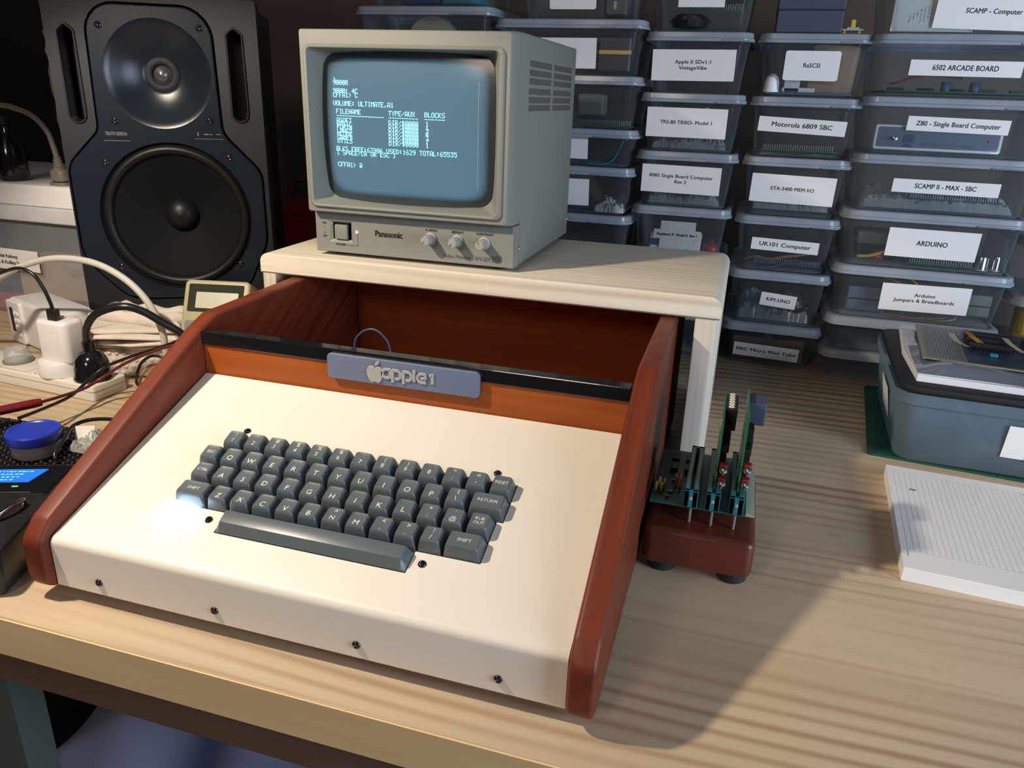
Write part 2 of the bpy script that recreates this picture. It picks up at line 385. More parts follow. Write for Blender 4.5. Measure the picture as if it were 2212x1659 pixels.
# cream sheet with the key cut-out, bent down at the front
def build_panel():
    bm = new_bm(); cut = [(-.5, .5, -.5, 12.5), (-1.5, -.5, -1, 12.5), (-2.5, -1.5, -.75, 12.25), (-3.5, -2.5, -.75, 12.25), (-4.5, -3.5, -.75, .5), (-4.5, -3.5, 1.75, 9.75)]
    us = sorted({XL + .0005, XR - .0005} | {c[k] * PT for c in cut for k in (2, 3)})
    vs = sorted({.0815} | {c[k] * PT for c in cut for k in (0, 1)} | {-.1152}, reverse=True)
    prof = [(pan(0, v).y, pan(0, v).z, v) for v in vs]
    b = Vector((pan(0, -.1201).y, pan(0, -.1201).z)); r = .0072
    d0 = Vector((CT, ST)); d1 = Vector((0, -1.)); t = r * math.tan((PI / 2 - TH) / 2); a = b + d0 * t; e = b + d1 * t
    nrm = Vector((-ST, CT)); c = a - nrm * r
    a0 = math.atan2((a - c).y, (a - c).x); a1 = math.atan2((e - c).y, (e - c).x)
    if a1 < a0: a1 += 2 * PI
    prof = [q for q in prof if q[0] > a.x + 1e-5]
    for k in range(9):
        ang = a0 + (a1 - a0) * k / 8; prof.append((c.x + r * cos(ang), c.y + r * sin(ang), None))
    prof.append((b.x, .012, None))
    V = [[bm.verts.new((u, y, z)) for u in us] for (y, z, _) in prof]
    for i in range(len(prof) - 1):
        for j in range(len(us) - 1):
            va, vb = prof[i][2], prof[i + 1][2]
            if va is not None and vb is not None:
                vm, um = (va + vb) / 2 / PT, (us[j] + us[j + 1]) / 2 / PT
                if any(c_[0] < vm < c_[1] and c_[2] < um < c_[3] for c_ in cut): continue
            bm.faces.new((V[i][j], V[i + 1][j], V[i + 1][j + 1], V[i][j + 1]))
    bmesh.ops.remove_doubles(bm, verts=bm.verts, dist=1e-6)
    loose = [v for v in bm.verts if not v.link_faces]; bmesh.ops.delete(bm, geom=loose, context='VERTS')
    bmesh.ops.recalc_face_normals(bm, faces=bm.faces)
    if sum((f.normal.z for f in bm.faces)) < 0: bmesh.ops.reverse_faces(bm, faces=bm.faces)
    bmesh.ops.solidify(bm, geom=bm.faces[:], thickness=.0015)
    return bm
obj('front_panel', build_panel(), cream, pc, smooth=35)['label'] = 'cream painted metal front'
# sides
side = fillet([(-.1215, .0085), (.392, .0085), (.392, .1715), (.103, .1685), (.080, .1600), (-.1085, .0655), (-.1215, .0515)], [.014, .003, .004, .02, .02, .014, .014], 6)
for xa in (-.1040, .3085):
    obj('side_board', slab(new_bm(), side, xa, xa + .0178, .0038, 'yz', 4), red_wood, pc, smooth=40)
obj('front_board', box(new_bm(), XL, XR + .0004, .0785, .0900, .02, .1458), red_long, pc)
obj('back_board', box(new_bm(), XL, XR + .0004, .3770, .3880, .012, .1660, .001), red_dark, pc)
obj('bottom_board', box(new_bm(), XL, XR + .0004, -.105, .3770, .0125, .0185), red_long, pc)
br_ = obj('black_bar', box(new_bm(), XL + .0002, XR, .0765, .0885, .1460, .1582, .0008), black_acr, pc)
np_ = obj('name_plate', slab(new_bm(), rrect(.140, .0228, .0042, 5, .1145, .1440), .0728, .0763, .0007, 'xz'), plate_bl, pc, smooth=40)
np_['label'] = 'blue grey name plate with silver emblem'
# emblem: apple outline with leaf and lettering
def emblem():
    bm = new_bm(); pts = []
    body = [(0, .52), (.16, .66), (.42, .70), (.66, .56), (.80, .30), (.80, -.04), (.70, -.38), (.52, -.68), (.30, -.82), (.12, -.76), (0, -.72), (-.12, -.76), (-.30, -.82), (-.52, -.68), (-.72, -.38), (-.84, 0), (-.82, .34), (-.66, .60), (-.42, .70), (-.16, .66)]
    sp = spline([(*q, 0) for q in body + body[:1]], 4)[:-1]
    s = .0096
    poly = [(p.x * s * .95, p.y * s) for p in sp]
    slab(bm, poly, -.0013, 0, 0, 'xz', 2, r0=.0004)
    leaf = [(.02, .78), (.05, 1.02), (.20, 1.2), (.42, 1.28), (.42, 1.08), (.30, .88), (.14, .78)]
    slab(bm, [(x * s, z * s) for x, z in leaf], -.0013, 0, 0, 'xz', 2, r0=.0002)
    return bm
em = obj('emblem', emblem(), plate_si, np_, loc=(.0905, .0728, .1424)); em['label'] = 'silver raised emblem'
# rounded lettering made from strokes, as on the plate
def letters():
    bm = new_bm(); W = .00076; SC = 1.62
    def st(pts): 
        P2 = [Vector((x, z)) for x, z in pts]
        L = []; R_ = []
        for i, q in enumerate(P2):
            d = (P2[min(i + 1, len(P2) - 1)] - P2[max(0, i - 1)]).normalized(); n = Vector((-d.y, d.x)) * W
            if i == 0: q = q - d * W * .3
            if i == len(P2) - 1: q = q + d * W * .3
            L.append(tuple(q + n)); R_.append(tuple(q - n))
        slab(bm, L + R_[::-1], -.0013, 0, 0, 'xz', 2, r0=.0003)
    def arc(cx, cz, r, a0, a1, n=12, k=1): return [(cx + r * k * cos(math.radians(a0 + (a1 - a0) * i / n)), cz + r * sin(math.radians(a0 + (a1 - a0) * i / n))) for i in range(n + 1)]
    R = .0023; x = .0025
    st([(x + R + .0002, R), *arc(x, 0, R, 90, 270), (x + R * .55, -R)]); st([(x + R, R), (x + R, -R)])     # a
    for x in (.0085, .0146):
        st([(x - R, R), (x - R, -R - .0020)]); st([(x - R, R), *arc(x, 0, R, 90, -90), (x - R * .35, -R)])   # p p
    x = .0184; st([(x, R + .0014), (x, -R)])                                                               # l
    x = .0226; st([(x + R * .9, -R), *arc(x, 0, R, 270, 90), (x + R * .9, R)]); st([(x + R * .9, R), (x + R * .9, 0)]); st([(x + R * .9, 0), (x - R * .2, 0)])   # e
    x = .0286; st([(x - .0016, R * .9), (x, R * .9)]); st([(x, R + .0006), (x, -R)])                        # 1
    for v in bm.verts: v.co.x *= SC; v.co.z *= SC
    return bm
obj('lettering', letters(), plate_si, np_, loc=(.0968, .0728, .1440))
# screws
def screw(parent, loc, rot, r=.0030, name='screw', m=None):
    bm = new_bm(); lathe(bm, [(r, 0), (r, .0006), (r * .86, .0013), (r * .55, .0016), (r * .42, .0010), (0, .0010)], 18)
    return obj(name, bm, m or black_acr, parent, loc=loc, rot=rot, smooth=50)
for u, v in ((-.0013, .0178), (.2195, .0178), (.0230, -.0757), (.1943, -.0760)): screw(pc, pan(u, v), (TH, 0, 0))
yf = pan(0, -.1201).y
for x in (-.0452, .0540, .1642, .2634): screw(pc, (x, yf, .0225), FRONT)
obj('keyboard_base', slab(new_bm(), [(-1.1 * PT, -4.6 * PT), (12.6 * PT, -4.6 * PT), (12.6 * PT, .6 * PT), (-1.1 * PT, .6 * PT)], -.012, -.010), matte_blk, pc, rot=(TH, 0, 0), loc=(0, 0, PZ))
for x, y in ((-.07, -.09), (.295, -.09), (-.07, .35), (.295, .35)):
    obj('rubber_foot', lathe(new_bm(), [(.009, 0), (.010, .001), (.010, .0123)], 20), rubber, pc, loc=(x, y, 0))
# keys ---------------------------------------------------------
DISH = .00075
def dish(x, y, hw, hd): return -DISH * max(0, 1 - (x / hw) ** 2 * .5 - (y / hd) ** 2 * .5)
def key(wu, u, v, lines, kind='letter', m=None, h=.0100, row=1):
    w = wu * PT; bm = new_bm(); n = 5
    tw, td = (w - .0064) / 2, .0066; yo = .0006
    tilt = (.05, .02, -.02, -.06, 0)[row]
    rings = []
    for (hw, hd, r, z, oy) in ((w / 2 - .0004, PT / 2 - .0004, .0012, -.0045, 0), (w / 2 - .0006, PT / 2 - .0006, .0016, -.0005, 0), (tw + .0010, td + .0011, .0021, h - .0028, yo * .8), (tw + .0003, td + .0003, .0022, h - .0006, yo), (tw - .0002, td - .0002, .0020, h - .0001, yo)):
        rings.append([(x, y + oy, z + (y * tilt if z > 0 else 0)) for x, y in rrect(2 * hw, 2 * hd, r, n)])
    for k in (.8, .55, .3, .08):
        rings.append([(x * k, y * k + yo, h + dish(x * k, y * k, tw, td) + y * k * tilt) for x, y in rrect(2 * (tw - .0002), 2 * (td - .0002), .0020, n)])
    loft(bm, rings)
    o = obj('key', bm, m or key_pl, pc, loc=pan(u, v), rot=(TH, 0, 0), smooth=28)
    for s, size, ox, oy in lines:
        t = text(s, size, legend, o, 'legend', bold=.00003, width=None, space=1.0, line=.8)
        for vv in t.data.vertices:
            vv.co.x += ox; vv.co.y += oy + yo; vv.co.z = h + dish(vv.co.x, vv.co.y - yo, tw, td) + (vv.co.y - yo) * tilt + .00012
    return o
def two(a, b): return [(a, .0054, .0004, .0033), (b, .0056, 0, -.0027)]
row1 = [('!', '1'), ('"', '2'), ('#', '3'), ('$', '4'), ('%', '5'), ('&', '6'), ("'", '7'), ('(', '8'), (')', '9'), ('', '0'), ('*', ':'), ('=', '-')]
for i, (a, b) in enumerate(row1):
    if b == '0': key(1, i * PT, 0, [('0', .0058, 0, -.0012), ('/', .0046, 0, -.0010)], row=0)
    else: key(1, i * PT, 0, two(a, b), row=0)
key(1, 12 * PT, 0, [('RESET', .0038, 0, .0006)], 'word', row=0)
key(1, -.5 * PT, -PT, [('ESC', .0040, 0, 0)], 'word', row=1)
for i, c in enumerate('QWERTYUIOP'): key(1, (.5 + i) * PT, -PT, [(c, .0066, 0, -.0029)], row=1)
key(1, 10.5 * PT, -PT, two('I', '\\'), row=1)
key(1.5, 11.75 * PT, -PT, [('RETURN', .0040, 0, .0004)], 'word', row=1)
key(1, -.25 * PT, -2 * PT, [('CTRL', .0038, 0, .0)], 'word', row=2)
for i, c in enumerate('ASDFGHJKL'): key(1, (.75 + i) * PT, -2 * PT, [(c, .0066, 0, -.0029)], row=2)
key(1, 9.75 * PT, -2 * PT, two('+', ';'), row=2)
key(1, 10.75 * PT, -2 * PT, two('`', '@'), row=2)
key(1, 11.75 * PT, -2 * PT, [('RUB', .0038, 0, .0019), ('OUT', .0038, 0, -.0019)], 'word', row=2)
key(1.5, 0, -3 * PT, [('SHIFT', .0042, 0, .0)], 'word', row=3)
for i, c in enumerate('ZXCVBNM'):
    key(1, (1.25 + i) * PT, -3 * PT, [(c, .0066, 0, -.0029)] if c != 'N' else two('^', 'N'), row=3)
for i, (a, b) in enumerate((('<', ','), ('>', '.'), ('?', '/'))): key(1, (8.25 + i) * PT, -3 * PT, two(a, b), row=3)
key(1.5, 11.5 * PT, -3 * PT, [('SHIFT', .0042, 0, .0)], 'word', row=3)
# space bar: gable shaped
def space():
    bm = new_bm(); w = 8 * PT; rings = []
    sec = [(-.0091, -.0045), (-.0089, .0008), (-.0046, .0068), (-.0040, .0075), (-.0030, .0078), (.0052, .0090), (.0062, .0087), (.0066, .0078), (.0089, .0005), (.0091, -.0045)]
    for x, k, dz in ((-w / 2 + .0005, 1, -.9), (-w / 2 + .0010, 1, -.6), (-w / 2 + .0042, 1, -.04), (-w / 2 + .0055, 1, 0), (w / 2 - .0055, 1, 0), (w / 2 - .0042, 1, -.04), (w / 2 - .0010, 1, -.6), (w / 2 - .0005, 1, -.9)):
        rings.append([(x, y, z + dz * max(0, z + .0015)) for y, z in sec])
    loft(bm, rings); return bm
obj('space_bar', space(), key_pl, pc, loc=pan(5.75 * PT, -4 * PT), rot=(TH, 0, 0), smooth=30)
# lit power key at the lower left
def litkey():
    bm = new_bm(); rings = []; w = 1.25 * PT
    for s, z in ((1, -.0045), (.99, .001), (.95, .004), (.88, .0062), (.74, .0080), (.5, .0092), (.2, .0096)):
        rings.append([(x * s, y * s, z) for x, y in rrect(w - .0004, PT - .0004, .0015 if s > .97 else .0070, 8)])
    loft(bm, rings); return bm
lk = obj('power_key', litkey(), lamp_key, pc, loc=pan(-.125 * PT, -4 * PT), rot=(TH, 0, 0), smooth=60); lk['label'] = 'glowing white power key'
# things seen inside the open case
obj('edge_connector', box(box(new_bm(), .232, .300, .093, .101, .1300, .1455, .0008), .236, .262, .0905, .0925, .132, .150), matte_blk, pc)
lw = tag(obj('wire_loop', tube(new_bm(), [(.004, .2, .0186), (.001, .2, .07), (.003, .2, .118), (.011, .2, .1335), (.0249, .2, .1392), (.037, .2, .133), (.0445, .2, .117), (.047, .2, .07), (.046, .2, .0186)], .0011, 8), cable_blue, smooth=60),
         'thin blue wire arching up inside the open computer case', 'wire')

# ============================================================ wooden riser over the computer
rs = thing('monitor_riser', 'whitish pine riser shelf standing over the back of the computer', 'shelf', (.11, .255, 0))
shelf = fillet([(-.2510, .1722), (.2568, .1722), (.2568, .1945), (-.2510, .1945)], [.001, .001, .012, .010], 7)
obj('shelf_board', slab(new_bm(), shelf, 0, .2480, .0016, 'xz', 3), white_pine, rs, smooth=40)
for x0, x1 in ((-.2505, -.2315), (.2330, .2566)):
    poly = fillet([(x0, 0), (x1, 0), (x1, .2475), (x0, .2475)], [.006, .001, .001, .006] if x0 < 0 else [.001, .0085, .006, .001], 6)
    obj('leg', slab(new_bm(), poly, 0, .1720, 0, 'xy'), leg_pine, rs, smooth=40)

# ============================================================ monitor
mo = thing('video_monitor', 'small beige picture tube monitor with glowing cyan text, on the pine riser', 'monitor', (.0360, .277, .1945))
def outline(x0, x1, z0, z1, r, bow=0, n=6, sub=6):
    pts = rrect(x1 - x0, z1 - z0, r, n, (x0 + x1) / 2, (z0 + z1) / 2); out = []
    for i, p in enumerate(pts):
        q = pts[(i + 1) % len(pts)]; out.append(p)
        if (Vector(q) - Vector(p)).length > .02:
            for k in range(1, sub): out.append((p[0] + (q[0] - p[0]) * k / sub, p[1] + (q[1] - p[1]) * k / sub))
    cx, cz, hw, hh = (x0 + x1) / 2, (z0 + z1) / 2, (x1 - x0) / 2, (z1 - z0) / 2
    res = []
    for x, z in out:
        u, v = (x - cx) / hw, (z - cz) / hh
        res.append((cx + hw * u + bow * u * (1 - min(1, v * v)), cz + hh * v + bow * v * (1 - min(1, u * u))))
    return res
B0 = Vector((.0360, .277, .1945))
def W(ring, y): return [(x - B0.x, y - B0.y, z - B0.z) for x, z in ring]
def hood():
    bm = new_bm()
    tube_o = outline(-.0640, .1215, .2595, .4030, .013, .0038)
    R_ = [W(outline(-.0800, .1520, .2430, .4262, .003), .300), W(outline(-.0798, .1505, .2430, .4258, .003), .275),
          W(outline(-.0800, .1460, .2442, .4250, .003), .2650), W(outline(-.0790, .1450, .2452, .4240, .0025), .2640),
          W(outline(-.0757, .1405, .2490, .4118, .007), .2640), W(outline(-.0750, .1398, .2497, .4111, .007), .2618),
          W(outline(-.0735, .1375, .2512, .4098, .006), .2608), W(outline(-.0712, .1352, .2530, .4082, .005), .2612),
          W(outline(-.0703, .1342, .2540, .4072, .005), .2632), W(outline(-.0655, .1240, .2572, .4045, .010, .002), .2830), W(tube_o, .2872)]
    loft(bm, R_, False, False); return bm
obj('hood', hood(), mon_pl, mo, smooth=38)
def scr_y(x, z):
    u, v = (x - .0288) / .0925, (z - .3312) / .0718
    return .2866 - .0090 * max(0, 1 - .5 * u * u - .5 * v * v)
def screen():
    bm = new_bm(); o = outline(-.0642, .1217, .2593, .4032, .013, .0040); cx, cz = .0288, .3312; rings = []
    for k in (1, .93, .82, .68, .52, .36, .2, .06):
        rings.append([(cx + (x - cx) * k - B0.x, scr_y(cx + (x - cx) * k, cz + (z - cz) * k) - B0.y, cz + (z - cz) * k - B0.z) for x, z in o])
    loft(bm, rings, False, True); return bm
sc = obj('screen', screen(), crt, mo, smooth=0)
for p_ in sc.data.polygons: p_.use_smooth = True
obj('housing', box(box(new_bm(), -.1160, .1160, .0200, .2450, .0045, .2315, .0028, 3), -.1157, .1157, .0012, .0300, .0047, .0482, .0008), mon_pl, mo, smooth=40)
def cpanel():
    bm = new_bm(); x0, x1, z0, z1 = -.1155, .1145, .0045, .0480
    hx0, hx1, hz0, hz1 = -.0998, -.0703, .0158, .0390
    o = [(x0, z0), (x1, z0), (x1, z1), (x0, z1)]; h = [(hx0, hz0), (hx1, hz0), (hx1, hz1), (hx0, hz1)]; i_ = [(hx0 + .005, hz0 + .003), (hx1 - .0025, hz0 + .003), (hx1 - .0025, hz1 - .002), (hx0 + .005, hz1 - .002)]
    loft(bm, [[(x, .0014, z) for x, z in o], [(x, -.0002, z) for x, z in inset(o, 0)], [(x, -.0010, z) for x, z in inset(o, .0008)], [(x, -.0010, z) for x, z in h], [(x, .0012, z) for x, z in i_]], False, True); return bm
obj('control_panel', cpanel(), mon_pl, mo)
obj('power_button', slab(new_bm(), rrect(.0150, .0158, .0012, 4, -.0842, .0272), -.0024, .0012, 0, 'xz', 3, r0=.001), mon_pl, mo, smooth=40)
obj('button_gap', box(new_bm(), -.0925, -.0757, .0011, .0013, .0186, .0360), matte_blk, mo)
ld = obj('power_light', lathe(new_bm(), [(.0001, -.0030), (.0011, -.0026), (.0015, -.0012)], 14, 'y', (-.0650, .0, .0286)), led_p, mo, smooth=60); ld['label'] = 'glowing pink power light'
text('Panasonic', .0092, ink, mo, bold=.00035, width=.0318, loc=(-.0268, -.00125, .0288), rot=FRONT)
text('Video Monitor', .0062, ink_soft, mo, bold=.00005, width=.0315, loc=(.0523, -.00125, .0116), rot=FRONT)
text('WV-BM', .0072, ink_soft, mo, bold=.00005, width=.0170, loc=(.0809, -.00125, .0114), rot=FRONT)
t9 = text('900', .0100, ink_soft, mo, bold=.00025, width=.0115, loc=(.0968, -.00125, .0124), rot=FRONT)
text('V. HOLD', .0035, ink, mo, bold=.0001, width=.0135, loc=(.0230, -.00125, .0374), rot=FRONT)
text('BRIGHT', .0035, ink, mo, bold=.0001, width=.0130, loc=(.0530, -.00125, .0376), rot=FRONT)
text('CONTRAST', .0035, ink, mo, bold=.0001, width=.0190, loc=(.0832, -.00125, .0378), rot=FRONT)
text('POWER', .0034, ink, mo, bold=.00008, width=.0120, loc=(-.0850, -.00125, .0134), rot=FRONT)
text('ON', .0030, ink, mo, bold=.00006, loc=(-.1042, -.00125, .0360), rot=FRONT); text('OFF', .0030, ink, mo, bold=.00006, loc=(-.1042, -.00125, .0215), rot=FRONT)
text('-', .0040, ink, mo, bold=.0001, loc=(-.1042, -.00125, .0315), rot=FRONT); text('.', .0060, ink, mo, bold=.0003, loc=(-.1040, -.00125, .0268), rot=FRONT)
obj('marking_line', box(box(new_bm(), -.0778, -.0640, -.00125, -.00115, .0132, .0135), -.0642, -.0639, -.00125, -.00115, .0132, .0262), ink, mo)
for x, a in ((.0224, 225), (.0527, 235), (.0826, 115)):
    bm = new_bm(); lathe(bm, [(.0066, -.0010), (.0066, -.0030), (.0060, -.0036), (.0053, -.0038), (.0049, -.0170), (.0044, -.0180), (0, -.0182)], 26, 'y')
    k = obj('knob', bm, knob_pl, mo, loc=(x, 0, .0288), smooth=40)
    bm = new_bm(); box(bm, -.0002, .0002, -.01835, -.0181, .0010, .0046); bmesh.ops.rotate(bm, verts=bm.verts, matrix=Matrix.Rotation(-math.radians(a - 90), 3, 'Y'))
    obj('pointer_mark', bm, ink, k)
for row, z in enumerate((.4033, .3948, .3868, .3772, .3690, .3612)):
    for y0 in (.309, .410):
        bm = new_bm()
        for i in range(25):
            y = y0 + i * .0036; box(bm, .11595, .11615, y - B0.y, y - B0.y + .0014, z - .0068 - B0.z, z - B0.z - .0008)
        obj('vent', bm, matte_blk, mo)
for y, z in ((.0125, .0238), (.2380, .0248)): screw(mo, (.1160, y, z), (0, PI / 2, 0), .0024, m=chrome)
for x in (-.095, .095):
    for y in (.02, .22): obj('foot', lathe(new_bm(), [(.008, 0), (.008, .0045)], 16), rubber, mo, loc=(x, y, 0))
obj('handle_bump', box(new_bm(), -.085, -.060, .06, .09, .2314, .2330, .0008), card, mo)
# dot matrix text on the tube
FNT = '0000000000 00005F0000 0007000700 147F147F14 242A7F2A12 2313086462 3649552250 0005030000 001C224100 0041221C00 082A1C2A08 08083E0808 0050300000 0808080808 0060600000 2010080402 3E5149453E 00427F4000 4261514946 2141454B31 1814127F10 2745454539 3C4A494930 0171090503 3649494936 064949291E 0036360000 0056360000 0008142241 1414141414 4122140800 0201510906 324979413E 7E1111117E 7F49494936 3E41414122 7F4141221C 7F49494941 7F09090101 3E41415132 7F0808087F 00417F4100 2040413F01 7F08142241 7F40404040 7F0204027F 7F0408107F 3E4141413E 7F09090906 3E4151215E 7F09192946 4649494931 01017F0101 3F4040403F 1F2040201F 7F2018207F 6314081463 0304780403 6151494543 00007F4141 0204081020 41417F0000'.split()
def dots(bm, s, x0, z0, pitch=.003745, px=.00062, pz=.00070):
    for i, ch in enumerate(s):
        g = FNT[ord(ch) - 32]
        for c in range(5):
            col = int(g[2 * c:2 * c + 2], 16); r = 0
            while r < 7:
                if col >> r & 1:
                    r1 = r
                    while r1 < 6 and col >> (r1 + 1) & 1: r1 += 1
                    x = x0 + i * pitch + c * px; za = z0 - r * pz; zb = z0 - (r1 + .85) * pz
                    vs = []
                    for (xx, zz) in ((x, za), (x + px * 1.12, za), (x + px * 1.12, zb), (x, zb)):
                        vs.append(bm.verts.new((xx - B0.x, scr_y(xx, zz) - .00035 - B0.y, zz - B0.z)))
                    bm.faces.new(vs); r = r1
                r += 1
    return bm
LN = [('\\', -.0531, .3815), ('9000R', -.0535, .3782), ('9000: 4C', -.0535, .3702), ('CFFA1> C', -.0535, .3662), ('VOLUME: ULTIMATE.A1', -.0535, .3580),
      ('FILENAME', -.0502, .3500), ('TYPE/AUX', .0112, .3500), ('BLOCKS', .0512, .3500), ('---------------', -.0500, .3456), ('---------', .0112, .3456), ('------', .0512, .3456)]
for i, nme in enumerate(('ASOFT', 'BASIC', 'FORTH', 'LANG5', 'MCODE', 'GAMES', 'UTILS')):
    z = .3412 - i * .00345
    LN += [(nme, -.0500, z), ('DIR/$0000', .0112, z - .0002), (('1', '1', '2', '4', '3', '7', '1')[i], .0525, z - .0002)]
LN += [('BLKS FREE:63906 USED:1629 TOTAL:65535', -.0520, .3124), ('[ SPACE/CR OR ESC ]', -.0520, .3084), ('CFFA1> @', -.0512, .2962)]
bm = new_bm()
for s, x, z in LN: dots(bm, s, x, z)
st_ = obj('screen_text', bm, phos, sc); st_['label'] = 'glowing cyan dot text'
obj('raster_line', box(new_bm(), .1085 - B0.x, .1088 - B0.x, scr_y(.1086, .33) - B0.y - .0022, scr_y(.1086, .33) - B0.y - .0020, .277 - B0.z, .380 - B0.z), lcd_grey, sc)
# ============================================================ loudspeaker
SZ = .0780
sp = thing('loudspeaker', 'black two-way studio loudspeaker standing behind the multimeter, left of the monitor', 'loudspeaker', (-.4790, .3385, .0700), rz=math.radians(27)); sp.scale = (1.02, 1.02, 1.03)
def holed(bm, outer, holes, y, y1=None):
    """flat front with holes; y1 gives the holes and rim a depth"""
    def loop(p, yy):
        vs = [bm.verts.new((a, yy, b)) for a, b in p]; return vs, [bm.edges.new((vs[i], vs[(i + 1) % len(vs)])) for i in range(len(vs))]
    es = []; loops = []
    for p in [outer] + holes:
        v, e = loop(p, y); es += e; loops.append(v)
    bmesh.ops.triangle_fill(bm, use_beauty=True, use_dissolve=False, edges=es, normal=(0, -1, 0))
    if y1 is not None:
        for v in loops:
            w_ = [bm.verts.new((q.co.x, y1, q.co.z)) for q in v]
            for i in range(len(v)):
                j = (i + 1) % len(v); bm.faces.new((v[i], v[j], w_[j], w_[i]))
    return bm
def circ(cx, cz, r, n=56): return [(cx + r * cos(2 * PI * i / n), cz + r * sin(2 * PI * i / n)) for i in range(n)]
obj('cabinet', box(new_bm(), .006, .2380, .0305, .240, 0, .387, .003), spk, sp, smooth=40)
out = fillet([(.048, .4562), (.192, .4562), (.1945, .310), (.2400, .262), (.2400, .170), (.205, .097), (.055, .094), (.004, .150), (.004, .268), (.0455, .310)], [.034, .036, .03, .03, .05, .045, .045, .05, .03, .02], 7)
bf = [(x, z - SZ) for x, z in out]
slots = [fillet([(cx - .0095, z0), (cx + .0095, z0), (cx + .0105, z0 + .018), (cx + .0095, z1 - .008), (cx, z1), (cx - .0095, z1 - .008)], [.0088, .0088, .004, .004, .004, .004], 4) for cx, z0, z1 in ((.0235, .3195 - SZ, .4330 - SZ), (.2190, .3250 - SZ, .4360 - SZ))]
bm = new_bm(); holed(bm, fillet([(0, 0), (.2475, 0), (.2475, .389), (0, .389)], .004, 4), [inset(bf, -.0022)] + slots, 0, .031)
obj('front_frame', bm, spk, sp)
tw = (.1245, .3785 - SZ); wf = (.1275, .2030 - SZ)
bm = new_bm(); holed(bm, inset(bf, .0016), [circ(*tw, .0640), circ(*wf, .0950)], -.0022)
loft(bm, [[(x, -.0022, z) for x, z in inset(bf, .0016)], [(x, -.0012, z) for x, z in inset(bf, .0003)], [(x, .02, z) for x, z in bf]], False, False)
bfo = obj('baffle_plate', bm, spk_face, sp, smooth=35)
bm = new_bm(); lathe(bm, [(.0640, -.0022), (.0610, -.0012), (.0560, .0020), (.0470, .0085), (.0360, .0150), (.0240, .0195), (.0175, .0210), (.0165, .0260)], 56, 'y', (tw[0], 0, tw[1]), False)
obj('horn', bm, spk_face, sp, smooth=0)
bm = new_bm(); lathe(bm, [(.0165, .0240), (.0115, .0240), (.0095, .0200), (.0060, .0170), (.0001, .0158)], 32, 'y', (tw[0], 0, tw[1]), False)
obj('tweeter_dome', bm, dome, sp, smooth=0)
bm = new_bm(); lathe(bm, [(.0205, .0198), (.0180, .0188), (.0150, .0185), (.0118, .0200), (.0112, .0245)], 32, 'y', (tw[0], 0, tw[1]), False); obj('tweeter_ring', bm, matte_blk, sp, smooth=0)
bm = new_bm(); lathe(bm, [(.0950, -.0022), (.0944, .0010), (.0925, .0030)], 64, 'y', (wf[0], 0, wf[1]), False)
lathe(bm, [(.0925, .0030), (.0900, -.0010), (.0868, -.0030), (.0830, -.0022), (.0800, .0020), (.0790, .0045)], 64, 'y', (wf[0], 0, wf[1]), False)
obj('woofer_surround', bm, spk_rub, sp, smooth=0)
bm = new_bm(); lathe(bm, [(.0790, .0045), (.0700, .0090), (.0500, .0185), (.0300, .0270), (.0215, .0295)], 64, 'y', (wf[0], 0, wf[1]), False); obj('woofer_cone', bm, spk_cone, sp, smooth=0)
bm = new_bm(); lathe(bm, [(.0225, .0300), (.0210, .0250), (.0150, .0185), (.0080, .0150), (.0001, .0140)], 40, 'y', (wf[0], 0, wf[1]), False); obj('dust_cap', bm, spk_rub, sp, smooth=0)
for (x, z) in ((.0625, .4319), (.1790, .4330), (.0666, .3224), (.1810, .3250), (.0481, .2716), (.2010, .2800), (.2033, .1404), (.0500, .1380)):
    screw(sp, (x, -.0022, z - SZ), FRONT, .0042)
for s_ in slots:
    bm = new_bm(); o2 = inset(s_, -.0016); i2 = inset(s_, .0022)
    loft(bm, [[(x, 0, z) for x, z in o2], [(x, -.0024, z) for x, z in inset(s_, -.0006)], [(x, -.0024, z) for x, z in inset(s_, .0008)], [(x, .012, z) for x, z in i2], [(x, .030, z) for x, z in i2]], False, False)
    obj('port_trim', bm, black_pl, sp, smooth=40)
text('TRUTH B2031A', .0060, meter_grey, sp, bold=.0001, width=.026, loc=(.0660, -.00235, .3070 - SZ), rot=FRONT)
obj('small_print', box(box(box(box(new_bm(), .164, .1655, -.00245, -.0022, .3068 - SZ, .3110 - SZ), .172, .178, -.00245, -.0022, .3082 - SZ, .3095 - SZ), .1795, .182, -.00245, -.0022, .3082 - SZ, .3095 - SZ), .187, .193, -.00245, -.0022, .3086 - SZ, .3094 - SZ), meter_grey, sp)
obj('marking_line', box(box(new_bm(), .050, .082, -.0024, -.00215, .2985 - SZ, .2990 - SZ), .160, .195, -.0024, -.00215, .3030 - SZ, .3035 - SZ), meter_grey, sp)

